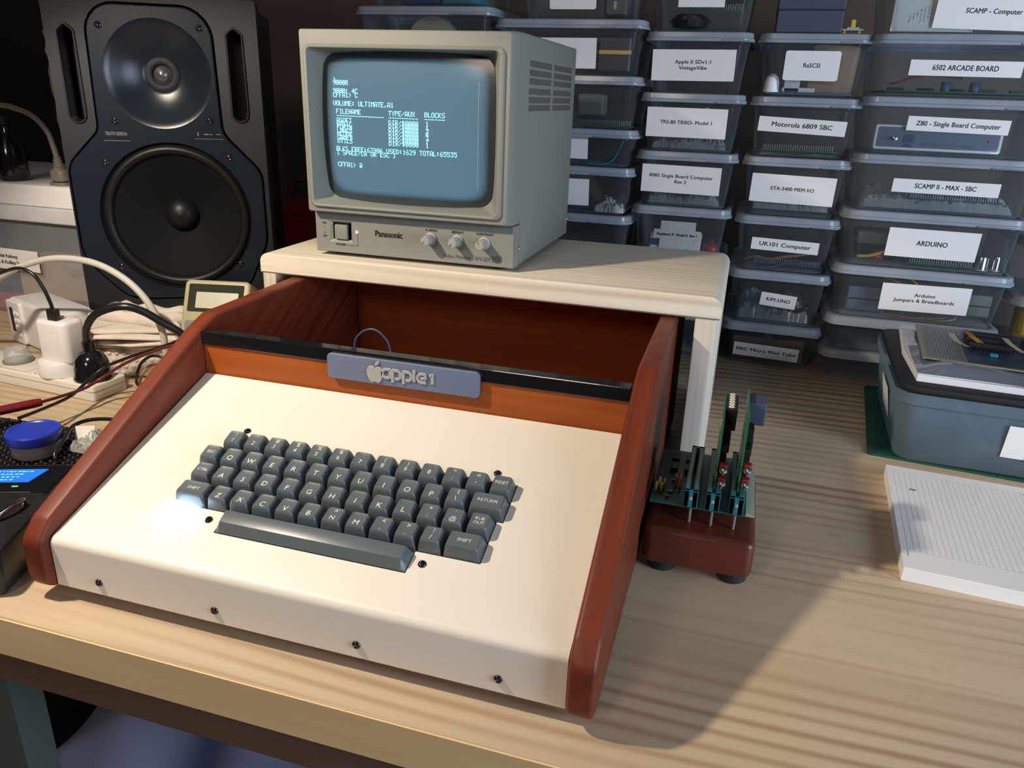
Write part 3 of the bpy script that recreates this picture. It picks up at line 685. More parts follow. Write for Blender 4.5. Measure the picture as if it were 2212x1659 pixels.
# ============================================================ clear boxes
BOX_N = [0]
def tub_rings(w, d, h, r, tb=.013, th=.007, wall=.0010):
    def rr(ww, dd, z, rad): return [(x, y, z) for x, y in rrect(ww, dd, rad, 5, 0, d / 2)]
    return [rr(w - 2 * tb - .010, d - 2 * tb - .010, .0018, r - .003), rr(w - 2 * tb - .002, d - 2 * tb - .002, .0004, r), rr(w - 2 * tb, d - 2 * tb, .004, r),
            rr(w - 2 * th - .001, d - 2 * th - .001, h - .016, r + .002), rr(w - 2 * th + .002, d - 2 * th + .002, h - .015, r + .002), rr(w - 2 * th + .002, d - 2 * th + .002, h - .006, r + .002)]
def clear_box(label, cx, y0, z0, w, d, h, paper_=None, group='clear lidded storage boxes', mats=None, name='storage_box', rz=0, lid=True, lidm=None):
    t = thing(name, label, 'storage box', (cx, y0, z0), rz=rz, group=group)
    bm = new_bm(); loft(bm, tub_rings(w, d, h, .016), True, False)
    obj('tub', bm, (mats or clearbox), t, smooth=50)
    if lid:
        bm = new_bm()
        def rr(ww, dd, z, rad): return [(x, y, z) for x, y in rrect(ww, dd, rad, 5, 0, d / 2)]
        loft(bm, [rr(w - .004, d - .004, h - .0125, .019), rr(w, d, h - .0120, .020), rr(w, d, h - .0085, .020), rr(w - .0035, d - .0035, h - .0075, .018), rr(w - .005, d - .005, h - .0015, .018),
                  rr(w - .009, d - .009, h - .0002, .017), rr(w - .018, d - .018, h - .0002, .016), rr(w - .020, d - .020, h - .0020, .016)], False, True)
        box(bm, w * .22, w * .46, -.0030, .0025, h - .0118, h - .0104, .0004)
        obj('lid', bm, lidm or lidmat, t, smooth=45)
    if paper_:
        px, pz, pw, ph, rot, lines, size, tw_ = paper_
        yy = .0072 + .0055 * (1 - (pz - z0) / h) - .0004
        lean = math.atan2(.0060, h - .016)
        pl = obj('paper_label', slab(new_bm(), rrect(pw, ph, .0006 if rot > -90 else .003, 3), 0, .0003), paper, t, loc=(px - cx, yy - .0006, pz - z0), rot=(PI / 2 + lean, math.radians(-rot if rot > -90 else 0), 0))
        if lines: text('\n'.join(lines), size, ink, pl, bold=size * .02, loc=(0, .0003, .00045), line=1.15, width=tw_ or None, space=1.03)
    return t
def board(name, label, x, y, z, w, d, m=None, rz=0, n=4, rx=0, pins=True, seed=0, group=None):
    t = thing(name, label, 'circuit board', (x, y, z), rz=rz, rx=rx, group=group); rnd = random.Random(seed)
    obj('board', box(new_bm(), -w / 2, w / 2, 0, d, 0, .0016), m or pcb, t)
    for i in range(n):
        cw = w / n * .55; cx = -w / 2 + w / n * (i + .5)
        obj('chip', box(new_bm(), cx - cw / 2, cx + cw / 2, d * .25, d * .25 + .009, .0022, .0058, .0004), chip, t)
    if pins:
        bm = new_bm()
        for i in range(int(w / .0032)): box(bm, -w / 2 + .004 + i * .0030, -w / 2 + .0048 + i * .0030, .002, .0028, .0016, .0085)
        obj('pin_header', bm, plate_si, t)
    return t
def wrap(label, x, y, z, w, d, h, seed, m=None, cat='bubble wrap', name='bubble_wrap', group=None, dens=2600):
    bm = new_bm(); rnd = random.Random(seed); nx, ny = 44, 26; V = []
    ph = [rnd.uniform(0, 6) for _ in range(5)]
    for i in range(nx + 1):
        row = []
        for j in range(ny + 1):
            u, v = i / nx * 2 - 1, j / ny * 2 - 1; e = max(0, 1 - max(abs(u), abs(v)) ** 5) ** .5
            zz = h * e * (.62 + .28 * sin(5 * u + ph[0]) * sin(4 * v + ph[1]) + rnd.uniform(-.20, .20))
            row.append(bm.verts.new((u * w / 2, d / 2 + v * d / 2, max(0.0004, zz))))
        V.append(row)
    for i in range(nx):
        for j in range(ny): bm.faces.new((V[i][j], V[i + 1][j], V[i + 1][j + 1], V[i][j + 1]))
    return tag(obj(name, bm, m or bubble, loc=(x, y, z), smooth=25), label, cat, group)
def wire(label, pts, r, m, cat='wire', name='wire'): return tag(obj(name, tube(new_bm(), pts, r, 7), m, smooth=60), label, cat)
# stack D: just right of the riser
YD0 = .665; DX = .4365
Dz = [0, .0655, .1440, .2225, .3025, .3805]; Dt = [.0655, .0785, .0785, .0800, .0780, .0780]
Dl = [((.4342, .0215, .0938, .0207, -1.6, ['BBC Micro Mini Tube'], 0.007, 0.0853), 'clear lidded box, bottom one of the stack right of the pine riser'),
      ((.4405, .1013, .0501, .0199, -4.0, ['KIM-UNO'], 0.0075, 0.0333), 'clear lidded box with very short paper label, second from bottom right of riser'),
      ((.4376, .1813, .0917, .0173, -1.3, ['UK101 Computer'], 0.0082, 0.0697), 'clear lidded box holding orange and blue wires, third from the bottom right of the riser'),
      ((.4358, .2594, .1113, .0388, -.9, ['ETA-3400 MEM I/O'], 0.0068, 0.057), 'clear lidded box with a tall paper label, fourth from the bottom right of the riser'),
      ((.4352, .3433, .1130, .0193, -1.9, ['Motorola 6809 SBC'], 0.0084, 0.0777), 'clear lidded box with a bright green board, fifth from the bottom right of the riser'),
      ((.4357, .4189, .0689, .0365, -91, ['RaSCSI'], 0.0074, 0.0204), 'clear lidded box with cardboard piece inside, under the dark blue box')]
for z0, h, (pp, lb) in zip(Dz, Dt, Dl): clear_box(lb, DX, YD0, z0, .145, .205, h - .0003, pp)
# stack C: behind the right end of the riser
CX = .2870
Cz = [0, .073, .1500, .2260, .3030, .3810, .4590]; Ct = [.073, .077, .0760, .0770, .0780, .0780, .078]
Cl = [(None, 'clear lidded box at the very bottom behind the riser, hidden by it'), (None, 'clear lidded box second from the bottom behind the riser, mostly hidden'),
      (None, 'clear lidded box just above the right end of the riser, holding a red knob'),
      ((.2820, .2639, .1119, .0392, -.4, ['8085 Single Board Computer', 'Rev 2'], 0.0068, 0.09), 'clear lidded box with bubble wrap, second above the riser behind its right end'),
      ((.2814, .3414, .1109, .0398, -.1, ['TRS-80 TRSIO- Model 1'], 0.0068, 0.0713), 'clear lidded box with pale cable loop, third above the riser behind its right end'),
      ((.2824, .4164, .1118, .0399, .6, ['Apple II SDv1.1', 'VintageVibe'], 0.0066, 0.048), 'clear lidded box looking empty behind its label, fourth above the riser'),
      ((.2847, .5006, .0609, .0244, 0, ['HDSP - Clock'], 0.008, 0.0537), 'clear lidded box cut by the picture top, above the stack behind the riser')]
for z0, h, (pp, lb) in zip(Cz, Ct, Cl): clear_box(lb, CX, YD0, z0, .146, .205, h - .0003, pp)
# stack E: wide boxes on the right
EX = .6185; YE = .652
Ez = [.0930, .1660, .2410, .3140, .3850, .4585]; Et = [.0730, .0750, .0730, .0710, .0735, .075]
El = [((.6282, .1264, .1109, .0385, .9, ['Arduino', 'Jumpers & Breadboards'], 0.0068, 0.0758), 'wide clear lidded box with tangled jumper wires, directly behind the board on the big tub'),
      ((.6227, .2007, .1114, .0389, -.2, ['ARDUINO'], 0.0095, 0.0377), 'wide clear lidded box with yellow wires and silver cans, second wide box from below'),
      ((.6232, .2749, .1272, .0175, -.2, ['SCAMP II - MAX - SBC'], 0.0086, 0.0727), 'wide clear lidded box lined with bubble wrap, third wide box from below'),
      ((.6213, .3522, .1180, .0178, -.8, ['Z80 - Single Board Computer'], 0.0082, 0.0968), 'wide clear lidded box holding a grey instrument panel, fourth wide box from below'),
      ((.6155, .4191, .1268, .0184, -.1, ['6502 ARCADE BOARD'], 0.0088, 0.0739), 'wide clear lidded box with red wire and dark green board, fifth wide box from below'),
      ((.6330, .4832, .1281, .0404, -1.6, ['SCAMP - Computer'], 0.008, 0.0613), 'wide clear lidded box with folded drawings, cut by the top right of the picture')]
for z0, h, (pp, lb) in zip(Ez, Et, El): clear_box(lb, EX, YE, z0, .2300, .160, h - .0003, pp)
clear_box('low clear lidded box at the bottom under the wide stack, on the bench', .600, .648, 0, .186, .15, .0440, None)
clear_box('low clear lidded box second from the bottom under the wide stack', .6185, .651, .0443, .226, .155, .0484, None)
# stack B: behind the monitor's right side
BXc = .1055
Bz = [0, .0670, .1370, .2070, .2760, .3290, .4005, .4730]; Bt = [.067, .070, .070, .069, .053, .0715, .0725, .075]
Bl = [(None, 'clear lidded box at the bottom behind the riser and monitor'), (None, 'clear lidded box second from the bottom behind the riser and monitor'), (None, 'dark clear lidded box just over the riser top, right of the monitor foot'),
      ((.1067, .2370, .0864, .0392, .8, [], .01, 0), 'clear lidded box with blank label beside the lower right of the monitor'),
      ((.1024, .3010, .0833, .0320, 0, ['                    .0'], .0095, .0003), 'low clear lidded box with a teal wire, beside the monitor'),
      (None, 'clear lidded box with a green board, right of the monitor vents'),
      ((.1044, .4286, .0855, .0399, .2, [], .01, 0), 'clear lidded box with a blank label, level with the top of the monitor'),
      ((.1093, .4992, .0663, .0283, -91, [], .01, 0), 'clear lidded box cut by the top of the picture, above the monitor right corner')]
for z0, h, (pp, lb) in zip(Bz, Bt, Bl): clear_box(lb, BXc if z0 < .47 else BXc + .012, .662, z0, .222 if z0 < .47 else .180, .17, h - .0003, pp)
# stack A: behind the monitor, its top peeping over
Az = [0, .098, .196, .294, .392, .4885]; At = [.098, .098, .098, .098, .0965, .075]
Al = ['deep clear box, bottom one of the stack hidden behind the monitor', 'deep clear box, second of the stack hidden behind the monitor', 'deep clear box, third of the stack hidden behind the monitor', 'deep clear box, fourth of the stack hidden behind the monitor',
      'clear box whose lid shows just above the top of the monitor', 'clear box cut by the picture top, above the left half of the monitor']
for i, (z0, h) in enumerate(zip(Az, At)): clear_box(Al[i], -.1165 + (.006 if i == 5 else 0), .662, z0, .2240 if i < 5 else .20, .17, h - .0003, None)
# stack F: cut by the right edge
for i, (z0, h, lb) in enumerate(((0, .0660, 'clear lidded box at the bottom of the stack cut by the right picture edge'), (.0660, .0750, 'clear lidded box holding yellow-green boards, cut by the right picture edge'), (.1410, .076, 'clear lidded box with dark green parts, upper one cut by the right picture edge'))):
    clear_box(lb, .8500, .655, z0, .226, .16, h - .0003, None)
# ------------------------------------------------------------ what the boxes hold
board('circuit_board', 'green circuit board in the fifth box right of the riser', .4365, .680, .3100, .102, .12, pcb, seed=1, n=3)
wrap('bubble wrap under the green board in the fifth box right of the riser', .4365, .680, .3045, .104, .11, .0052, 2, bubble)
board('circuit_board', 'dark board with a serial socket in the third box right of the riser', .445, .682, .1520, .100, .12, pcb_blue, seed=3)
wire('orange wire in the third box right of the riser', [(.385, .69, .155), (.40, .685, .162), (.42, .682, .160), (.45, .68, .166), (.47, .684, .17)], .0013, amber)
wire('blue wire in the third box right of the riser', [(.40, .681, .150), (.42, .678, .148), (.445, .679, .156), (.475, .68, .158), (.488, .69, .156)], .0013, cable_blue)
wire('yellow wire in the third box right of the riser', [(.42, .69, .158), (.44, .684, .165), (.465, .686, .169), (.475, .70, .168)], .0010, yel)
wrap('crumpled clear film in the fourth box right of the riser', .4365, .682, .2300, .103, .11, .030, 5, bubble, 'plastic film', 'plastic_film')
wrap('crumpled clear film in the second box right of the riser', .4365, .682, .0690, .103, .11, .030, 6, bubble, 'plastic film', 'plastic_film')
wire('black coiled cable in the second box right of the riser', [(.388, .69, .105), (.395, .684, .125), (.41, .683, .132), (.425, .69, .125), (.44, .70, .10), (.46, .69, .085), (.48, .685, .090), (.49, .70, .1)], .0032, cable_b, 'cable', 'cable')
bt = thing('parcel', 'grey-brown parcel in the lowest box right of the riser', 'parcel', (.4365, .690, .0025)); obj('parcel_body', box(new_bm(), -.052, .052, 0, .15, 0, .036, .003), card, bt); obj('tape_strip', box(new_bm(), -.006, .006, -.0003, .15, .0361, .0365), masking, bt)
cdp = thing('cardboard_piece', 'brown cardboard flap inside the box under the dark blue box', 'cardboard', (.4650, .690, .3860)); obj('flap', slab(new_bm(), fillet([(-.030, 0), (.026, 0), (.030, .058), (-.028, .060)], .004, 3), 0, .003, 0, 'xz'), card, cdp); obj('fold', box(new_bm(), -.027, .025, .003, .04, 0, .0012), card, cdp)
pc_ = thing('plastic_bracket', 'cream plastic bracket inside the box under the dark blue box', 'bracket', (.4150, .686, .3860)); obj('upright', box(new_bm(), -.010, .010, 0, .004, .0, .046, .001), whitebox, pc_); obj('base', box(new_bm(), -.012, .030, 0, .02, 0, .006, .001), whitebox, pc_)
dm_ = thing('cream_dome', 'small cream quarter dome inside the box under the dark blue box', 'part', (.389, .684, .3980)); obj('dome_shell', lathe(new_bm(), [(.010, -.0120), (.0095, 0), (.0080, .006), (.004, .010), (0, .011)], 18), whitebox, dm_, smooth=60); obj('collar', lathe(new_bm(), [(.0105, -.0125), (.0105, -.0100)], 18), whitebox, dm_)
ts = thing('foam_sheet', 'pale teal sheet on the bottom of the box under the dark blue box', 'sheet', (.4365, .678, .3830)); obj('sheet', box(new_bm(), -.055, .055, 0, .15, 0, .0028, .001), bigtub, ts)
# C contents
wrap('bubble wrap in the second box above the riser', .287, .680, .2290, .104, .11, .020, 7, bubble)
board('circuit_board', 'dark green board in the second box above the riser', .287, .685, .2440, .105, .1, pcb, seed=4, pins=False)
wrap('bubble wrap in the third box above the riser', .287, .680, .3060, .104, .11, .022, 8, bubble)
wire('pale ribbon loop at the top of the third box above the riser', [(.243, .684, .362), (.25, .682, .353), (.265, .681, .350), (.285, .681, .354), (.31, .684, .362)], .0018, cable_w, 'cable', 'cable')
pk = thing('printed_packet', 'white and blue printed packet in the box just above the riser', 'packet', (.285, .687, .1535)); obj('packet_body', box(new_bm(), -.040, .035, 0, .03, 0, .030, .002), paper, pk); obj('printed_band', box(new_bm(), -.040, -.012, -.0004, 0, .012, .022), cable_blue, pk)
lb = thing('paper_slip', 'two white paper slips standing in the box just above the riser', 'paper slip', (.2849, .6815, .1530)); ps = obj('slip', box(new_bm(), -.0344, .0344, 0, .0005, .0240, .0376), paper, lb); text('Raspberry Pi  Model B  Rev 1', .0056, ink, ps, bold=.0002, width=.058, loc=(0, -.0004, .0305), rot=FRONT); obj('slip', box(new_bm(), -.025, .026, .0012, .0017, 0, .050), paper, lb)
bl_ = thing('red_ball', 'red round knob inside the box just above the riser', 'knob', (.335, .695, .1532)); obj('ball', lathe(new_bm(), [(0, 0), (.008, .002), (.012, .009), (.012, .014), (.008, .020), (0, .022)], 18), red_pl, bl_, smooth=60); obj('neck', lathe(new_bm(), [(.004, .020), (.004, .026)], 12), chip, bl_)
board('circuit_board', 'dark board with pin rows in the top box above the riser', .305, .690, .4850, .075, .07, pcb, rx=.35, seed=9)
bl = thing('cable_bundle', 'black coiled bundle in the top box above the riser', 'cable', (.272, .69, .4620)); obj('coil', lathe(new_bm(), [(.010, 0), (.024, .002), (.028, .010), (.020, .018), (.010, .019)], 24), black_pl, bl, smooth=50); obj('tie', box(new_bm(), -.003, .003, -.029, .0, .004, .016, .001), matte_blk, bl)
# E contents
wrap('bubble wrap filling the third wide box', .6185, .668, .2440, .184, .11, .030, 11, bubble)
board('circuit_board', 'black board with slotted edge in the third wide box', .640, .672, .2570, .115, .08, pcb_blue, n=4, seed=12)
ip = thing('instrument_panel', 'grey-blue front panel with switch in the fourth wide box', 'instrument', (.6020, .6660, .3190), rz=-.02)
obj('panel_frame', slab(new_bm(), rrect(.150, .0310, .003, 4, 0, .0157), 0, .02, .001, 'xz'), whitebox, ip); pf = obj('panel_face', slab(new_bm(), rrect(.143, .0250, .002, 4, 0, .0160), -.0004, .001, 0, 'xz'), plate_bl, ip); pf['label'] = 'grey blue printed face'
text('Z80 Single Board Computer', .0052, ink_soft, pf, loc=(.012, -.0006, .0085), rot=FRONT, width=.062); text('Zilog', .0056, cable_blue, pf, loc=(-.034, -.0006, .0062), rot=FRONT, bold=.0002); text('RESET', .0040, ink_soft, pf, loc=(-.0600, -.0006, .0145), rot=FRONT)
obj('emblem_block', box(new_bm(), -.0400, -.0270, -.0008, -.0004, .0100, .0200), cable_blue, ip); obj('toggle', lathe(new_bm(), [(.0030, -.0005), (.0028, -.003), (.0012, -.0035), (.0014, -.0100), (0, -.0105)], 16, 'y', (-.0500, 0, .0140)), chrome, ip, smooth=40); obj('indicator', lathe(new_bm(), [(.0012, -.0005), (.0010, -.002), (0, -.0022)], 12, 'y', (.0600, 0, .0150)), red_pl, ip)
board('circuit_board', 'dark green board on the floor of the fifth wide box', .6185, .668, .3905, .182, .12, pcb, n=5, seed=13, pins=False)
wire('red wire in the fifth wide box', [(.535, .68, .400), (.545, .672, .402), (.56, .67, .408), (.585, .672, .411), (.62, .69, .409)], .0015, red_pl)
for x, lb in ((.600, 'blue round capacitor on the left in the fifth wide box'), (.633, 'blue round capacitor on the right in the fifth wide box')):
    c_ = thing('capacitor', lb, 'capacitor', (x, .672, .3925)); obj('can', lathe(new_bm(), [(.006, 0), (.006, .010), (.005, .0112), (0, .0112)], 16), cable_blue, c_, smooth=40); obj('base', lathe(new_bm(), [(.0065, -.0003), (.0065, .001)], 16), chip, c_)
board('circuit_board', 'green board edge showing on the floor of the second wide box', .640, .668, .1720, .085, .08, pcb, n=3, seed=14)
for x, r, lb in ((.690, .009, 'larger silver can at the right end of the second wide box'), (.708, .005, 'smaller silver can at the right end of the second wide box')):
    c_ = thing('metal_can', lb, 'can', (x, .676, .1700)); obj('can', lathe(new_bm(), [(r, 0), (r, .016), (r * .85, .019), (0, .019)], 20), chrome, c_, smooth=40); obj('rim', lathe(new_bm(), [(r * 1.1, 0), (r * 1.1, .0015)], 20), plate_si, c_)
rb = thing('connector_block', 'small red connector block in the second wide box', 'connector', (.562, .676, .1720)); obj('body', box(new_bm(), -.006, .006, 0, .01, 0, .013, .001), red_pl, rb); obj('contact', box(new_bm(), -.002, .002, -.001, 0, .004, .008), gold, rb)
wire('yellow wire along the left of the second wide box', [(.535, .674, .176), (.55, .670, .178), (.57, .668, .186), (.585, .67, .188)], .0022, yel)
gr = thing('grey_module', 'grey plastic module at the back left of the second wide box', 'module', (.565, .700, .1890)); obj('shell', box(new_bm(), -.030, .030, 0, .05, 0, .018, .003), meter_grey, gr); obj('base', box(new_bm(), -.028, .028, .002, .048, -.0190, 0, .003), black_pl, gr)
for k, (pts, m, lb) in enumerate((([(.575, .672, .150), (.59, .668, .146), (.60, .67, .141)], amber, 'orange jumper wire at the top left of the first wide box'), ([(.60, .674, .155), (.615, .668, .146), (.62, .672, .140)], yel, 'yellow-green jumper wire at the top of the first wide box'), ([(.58, .670, .0985), (.60, .667, .0975), (.63, .668, .0970), (.66, .669, .1000)], amber, 'long tan jumper wire on the floor of the first wide box'), ([(.63, .670, .0990), (.65, .667, .0965), (.67, .669, .0990), (.675, .672, .104)], gold, 'short tan jumper wire on the floor of the first wide box'))):
    wire(lb, pts, .0013, m)
bb = thing('breadboard', 'pale breadboard leaning in the right of the first wide box', 'breadboard', (.697, .676, .1050)); obj('board', box(new_bm(), -.022, .018, 0, .012, 0, .030, .002), meter_grey, bb); obj('divider', box(new_bm(), -.021, .017, -.0003, 0, .014, .016), chip, bb)
bb = thing('breadboard', 'pale breadboard standing in the left of the first wide box', 'breadboard', (.560, .684, .0965)); obj('board', box(new_bm(), -.026, .026, 0, .012, 0, .034, .002), plate_bl, bb); obj('divider', box(new_bm(), -.025, .025, -.0003, 0, .016, .018), chip, bb)
dp = thing('folded_drawing', 'folded white sheet with fine printed drawing in the top right box', 'paper', (.560, .668, .4610)); obj('sheet', box(new_bm(), -.038, .050, 0, .0012, 0, .06), paper, dp); obj('sheet', box(new_bm(), -.030, .056, .002, .0032, 0, .055), paper2, dp)
bm = new_bm()
for i in range(9): box(bm, -.02 + .004 * i, -.017 + .0045 * i, -.0003, 0, .012 + .004 * (i % 4), .0123 + .004 * (i % 4)); box(bm, -.018 + .004 * i, -.0177 + .004 * i, -.0003, 0, .010 + .003 * (i % 3), .020 + .002 * i)
obj('printed_lines', bm, ink_soft, dp)
# B and A and F contents
board('circuit_board', 'green board with gold pin row, right of the monitor vents', .165, .676, .3320, .085, .1, pcb, n=3, seed=15)
md = thing('white_block', 'grey white moulded block in the box right of the monitor vents', 'block', (.140, .690, .3460)); obj('body', box(new_bm(), -.02, .02, 0, .03, 0, .030, .004), meter_grey, md); obj('foot', box(new_bm(), -.018, .018, .002, .028, -.0135, 0), chip, md)
wrap('pinkish packing foam in the box beside the lower right of the monitor', .180, .676, .2095, .045, .08, .020, 16, cloth_m, 'packing foam', 'packing_foam')
board('circuit_board', 'dark board in the box beside the lower right of the monitor', .150, .690, .2110, .08, .08, pcb_blue, n=2, seed=17)
wire('teal wire curving in the low box right of the middle of the monitor', [(.145, .675, .279), (.165, .674, .279), (.180, .673, .285), (.190, .673, .300), (.195, .675, .314)], .0012, teal)
md = thing('black_module', 'black module in the box level with the top of the monitor', 'module', (.165, .684, .4040)); obj('shell', box(new_bm(), -.030, .030, 0, .06, 0, .050, .004), black_pl, md); obj('bezel', box(new_bm(), -.02, .03, -.0005, 0, .025, .030), gold, md)
md = thing('black_module', 'black module in the box above the monitor right corner', 'module', (.165, .684, .4765)); obj('shell', box(new_bm(), -.014, .020, 0, .06, 0, .035, .004), black_pl, md); obj('bezel', box(new_bm(), .0, .004, -.0005, 0, .010, .020), lcd_grey, md)
md = thing('round_reel', 'pale round reel seen just above the monitor top edge', 'reel', (-.110, .690, .3950)); obj('reel_disc', lathe(new_bm(), [(.040, 0), (.042, .004), (.042, .012), (.040, .016)], 32, 'y', (0, 0, .042)), lcd_grey, md, smooth=40); obj('hub', lathe(new_bm(), [(.012, -.001), (.012, .0)], 20, 'y', (0, 0, .042)), chip, md)
md = thing('teal_packet', 'teal and dark parts in the box cut by the picture top above the monitor', 'packet', (-.060, .680, .4915)); obj('packet_body', box(new_bm(), -.030, .028, 0, .05, 0, .03, .003), teal, md); obj('dark_half', box(new_bm(), -.095, -.032, 0, .05, 0, .035, .003), pcb_blue, md)
md = thing('ribbed_boards', 'yellow-green ribbed boards in the box cut by the right picture edge', 'circuit board', (.800, .674, .0695)); obj('board', box(new_bm(), -.042, .05, 0, .05, 0, .045, .002), yel, md); obj('board', box(new_bm(), -.03, .06, -.004, -.002, .0, .03, .001), pcb, md)
wire('green wire at the top of the upper box at the right picture edge', [(.765, .68, .19), (.79, .67, .20), (.82, .675, .195)], .003, pcb_teal)
# on top of stack D
nb = thing('dark_blue_box', 'dark blue-grey lidded carton standing on the stack right of the riser, cut by the top', 'box', (.4255, .672, .4588))
obj('lower_tray', box(new_bm(), -.0415, .0395, 0, .12, .0, .0265, .0012), navy, nb); obj('upper_tray', box(new_bm(), -.0420, .0400, -.0006, .1206, .0272, .075, .0012), navy, nb); obj('seam', box(new_bm(), -.0408, .0388, .0008, .119, .0264, .0273), matte_blk, nb)
sb = thing('small_switch_board', 'tiny board with a yellow toggle standing beside the dark blue carton', 'switch', (.4790, .680, .4590))
obj('board', box(new_bm(), -.013, .013, 0, .012, .0035, .0050), lcd_grey, sb); obj('toggle', box(new_bm(), -.0028, .0028, .003, .008, .005, .0165, .0008), yel, sb)
for x in (-.009, .009): obj('standoff', box(new_bm(), x - .0015, x + .0015, .004, .007, 0, .0035), yel, sb)
obj('slider', box(new_bm(), -.007, .008, .002, .009, .005, .0075, .0005), plate_si, sb)
# ============================================================ card stand on the right
cs = thing('card_stand', 'small red-brown wooden block on rubber feet carrying a green slot board, right of the computer', 'stand', (.3740, .128, 0))
O = Vector((.3740, .128, 0))
def at(x0, x1, y0, y1, z0, z1, m, name, par=None, bev=0, bm=None): return obj(name, box(bm or new_bm(), x0 - O.x, x1 - O.x, y0 - O.y, y1 - O.y, z0, z1, bev), m, par or cs)
obj('wood_base', slab(new_bm(), rrect(.0880, .1300, .008, 5, .3735 - O.x, .1310 - O.y), .0120, .0455, .0055, 'xy', 4), base_wood, cs, smooth=40)
for x, y in ((.3460, .0870), (.4030, .0870), (.3460, .18), (.4030, .18)): obj('rubber_foot', lathe(new_bm(), [(.0105, 0), (.0122, .0015), (.0128, .0122)], 24), rubber, cs, loc=(x - O.x, y - O.y, 0), smooth=40)
bp_ = at(.3310, .4070, .0820, .1870, .0600, .0616, pcb_teal, 'slot_board')
for x in (.3640, .3812, .3992): obj('standoff', lathe(new_bm(), [(.0012, .0455), (.0012, .0600)], 10), grey_pl, cs, loc=(x - O.x, .0860 - O.y, 0))
for x in (.335, .40): obj('standoff', lathe(new_bm(), [(.0025, .0455), (.0025, .0600)], 10), grey_pl, cs, loc=(x - O.x, .178 - O.y, 0))
for x in (.3632, .3804, .3988):
    bm = new_bm(); box(bm, x - .0056 - O.x, x - .0012 - O.x, .0800 - O.y, .1700 - O.y, .0616, .0765, .0005); box(bm, x + .0012 - O.x, x + .0056 - O.x, .0800 - O.y, .1700 - O.y, .0616, .0765, .0005)
    box(bm, x - .0056 - O.x, x + .0056 - O.x, .0800 - O.y, .0835 - O.y, .0616, .0765, .0004); box(bm, x - .0056 - O.x, x + .0056 - O.x, .1665 - O.y, .1700 - O.y, .0616, .0765, .0004)
    sl = obj('card_slot', bm, teal, cs); sl['label'] = 'teal card edge socket'
    obj('screw', lathe(new_bm(), [(.0016, -.0002), (.0014, -.0008), (0, -.0012)], 14, 'y', (x - O.x, .0800 - O.y, .0700)), plate_si, sl, smooth=50)
    bm = new_bm()
    for i in range(22):
        for s in (-1, 1): box(bm, x + s * .0034 - .0008 - O.x, x + s * .0034 + .0008 - O.x, .0860 + i * .0037 - O.y, .0872 + i * .0037 - O.y, .0765, .0767)
    obj('contact_row', bm, gold, sl)
bm = new_bm()
for i in range(25): box(bm, .4072 - O.x, .4138 - O.x, .0850 + i * .0039 - O.y, .0877 + i * .0039 - O.y, .0606, .0616)
box(bm, .4066 - O.x, .4140 - O.x, .0840 - O.y, .1840 - O.y, .0598, .0606); obj('edge_comb', bm, lcd_grey, cs)
for x, y, z, nm in ((.3330, .0980, .0070, 'jumper'), (.3352, .1040, .0085, 'jumper'), (.3372, .0990, .0060, 'jumper'), (.3390, .1060, .0070, 'jumper')): at(x, x + .0018, y, y + .006, .0616, .0616 + z, yel, nm, bev=.0002)
for x in (.3480, .3515): at(x, x + .0022, .112, .123, .0616, .0700, amber, 'resistor_pack', bev=.0003)
for i, (x, y) in enumerate(((.342, .140), (.354, .140), (.342, .160), (.354, .160))): at(x, x + .006, y, y + .014, .0616, .0655, chip, 'chip', bev=.0003)
for i, y in enumerate((.090, .098, .1, .12, .13)): at(.3425 + .001 * i, .3455 + .001 * i, y, y + .0015, .0616, .0640, chrome, 'resistor')
def card_(x, top, label, kind):
    t = thing('expansion_card', label, 'circuit card', (x, .128, .0650))
    obj('board', box(new_bm(), -.0008, .0008, -.036, .036, 0, top - .065), pcb, t)
    H = top - .065
    if kind == 0:
        obj('led_block', box(new_bm(), .0008, .0105, .000, .036, H - .020, H - .0005, .001), chip, t)
        bm = new_bm()
        for i in range(6): lathe(bm, [(.0026, H - .0004), (.0027, H - .0001), (.0022, H + .0003), (.0010, H + .0003), (.0009, H - .0002)], 14, 'z', (.0056, .0045 + i * .0060, 0), False)
        obj('contact_rings', bm, legend, t)
    else:
        obj('socket', box(new_bm(), .0008, .0150, .012, .036, H - .024, H - .004, .001), navy, t)
    for i, (y, z, d, h, w) in enumerate(((-.028, .010, .012, .012, .004), (-.012, .012, .010, .022, .005), (.002, .008, .016, .012, .006), (.004, .026, .014, .016, .007), (-.024, .030, .016, .014, .005), (-.006, .044, .016, .010, .006))):
        if z + h < H - .001: obj('chip', box(new_bm(), .0010, .0010 + w, y, y + d, z, z + h, .0003), chip, t)
    bm = new_bm()
    for i in range(18):
        for y in (-.012, -.0085, -.005): box(bm, -.0020, -.0007, y, y + .0008, .008 + i * .0030, .0088 + i * .0030) if .0088 + i * .003 < H else None
    obj('solder_pins', bm, chrome if kind else plate_si, t)
    for i, z in enumerate((.0270, .0150) if kind == 0 else (.0300, .0170)):
        xx = .0050
        s = obj('toggle_switch', box(new_bm(), xx - .0034, xx + .0028, -.0350, -.0280, z, z + .0052, .0005), red_pl, t); s['label'] = 'red bodied toggle switch'
        obj('lever', lathe(new_bm(), [(.0024, -.0350), (.0024, -.0380), (.0032, -.0382), (.0032, -.0390), (.0022, -.0392), (.0022, -.0410), (.0009, -.0416), (.0012, -.0450), (.0006, -.0460)], 16, 'y', (xx, 0, z + .0024)), chrome, s, smooth=40)
    return t
card_(.3804, .1330, 'thin upright circuit card with a row of pale rings on top, nearer the computer', 0)
card_(.3988, .1400, 'thin upright circuit card with a dark socket at its top, further from the computer', 1)

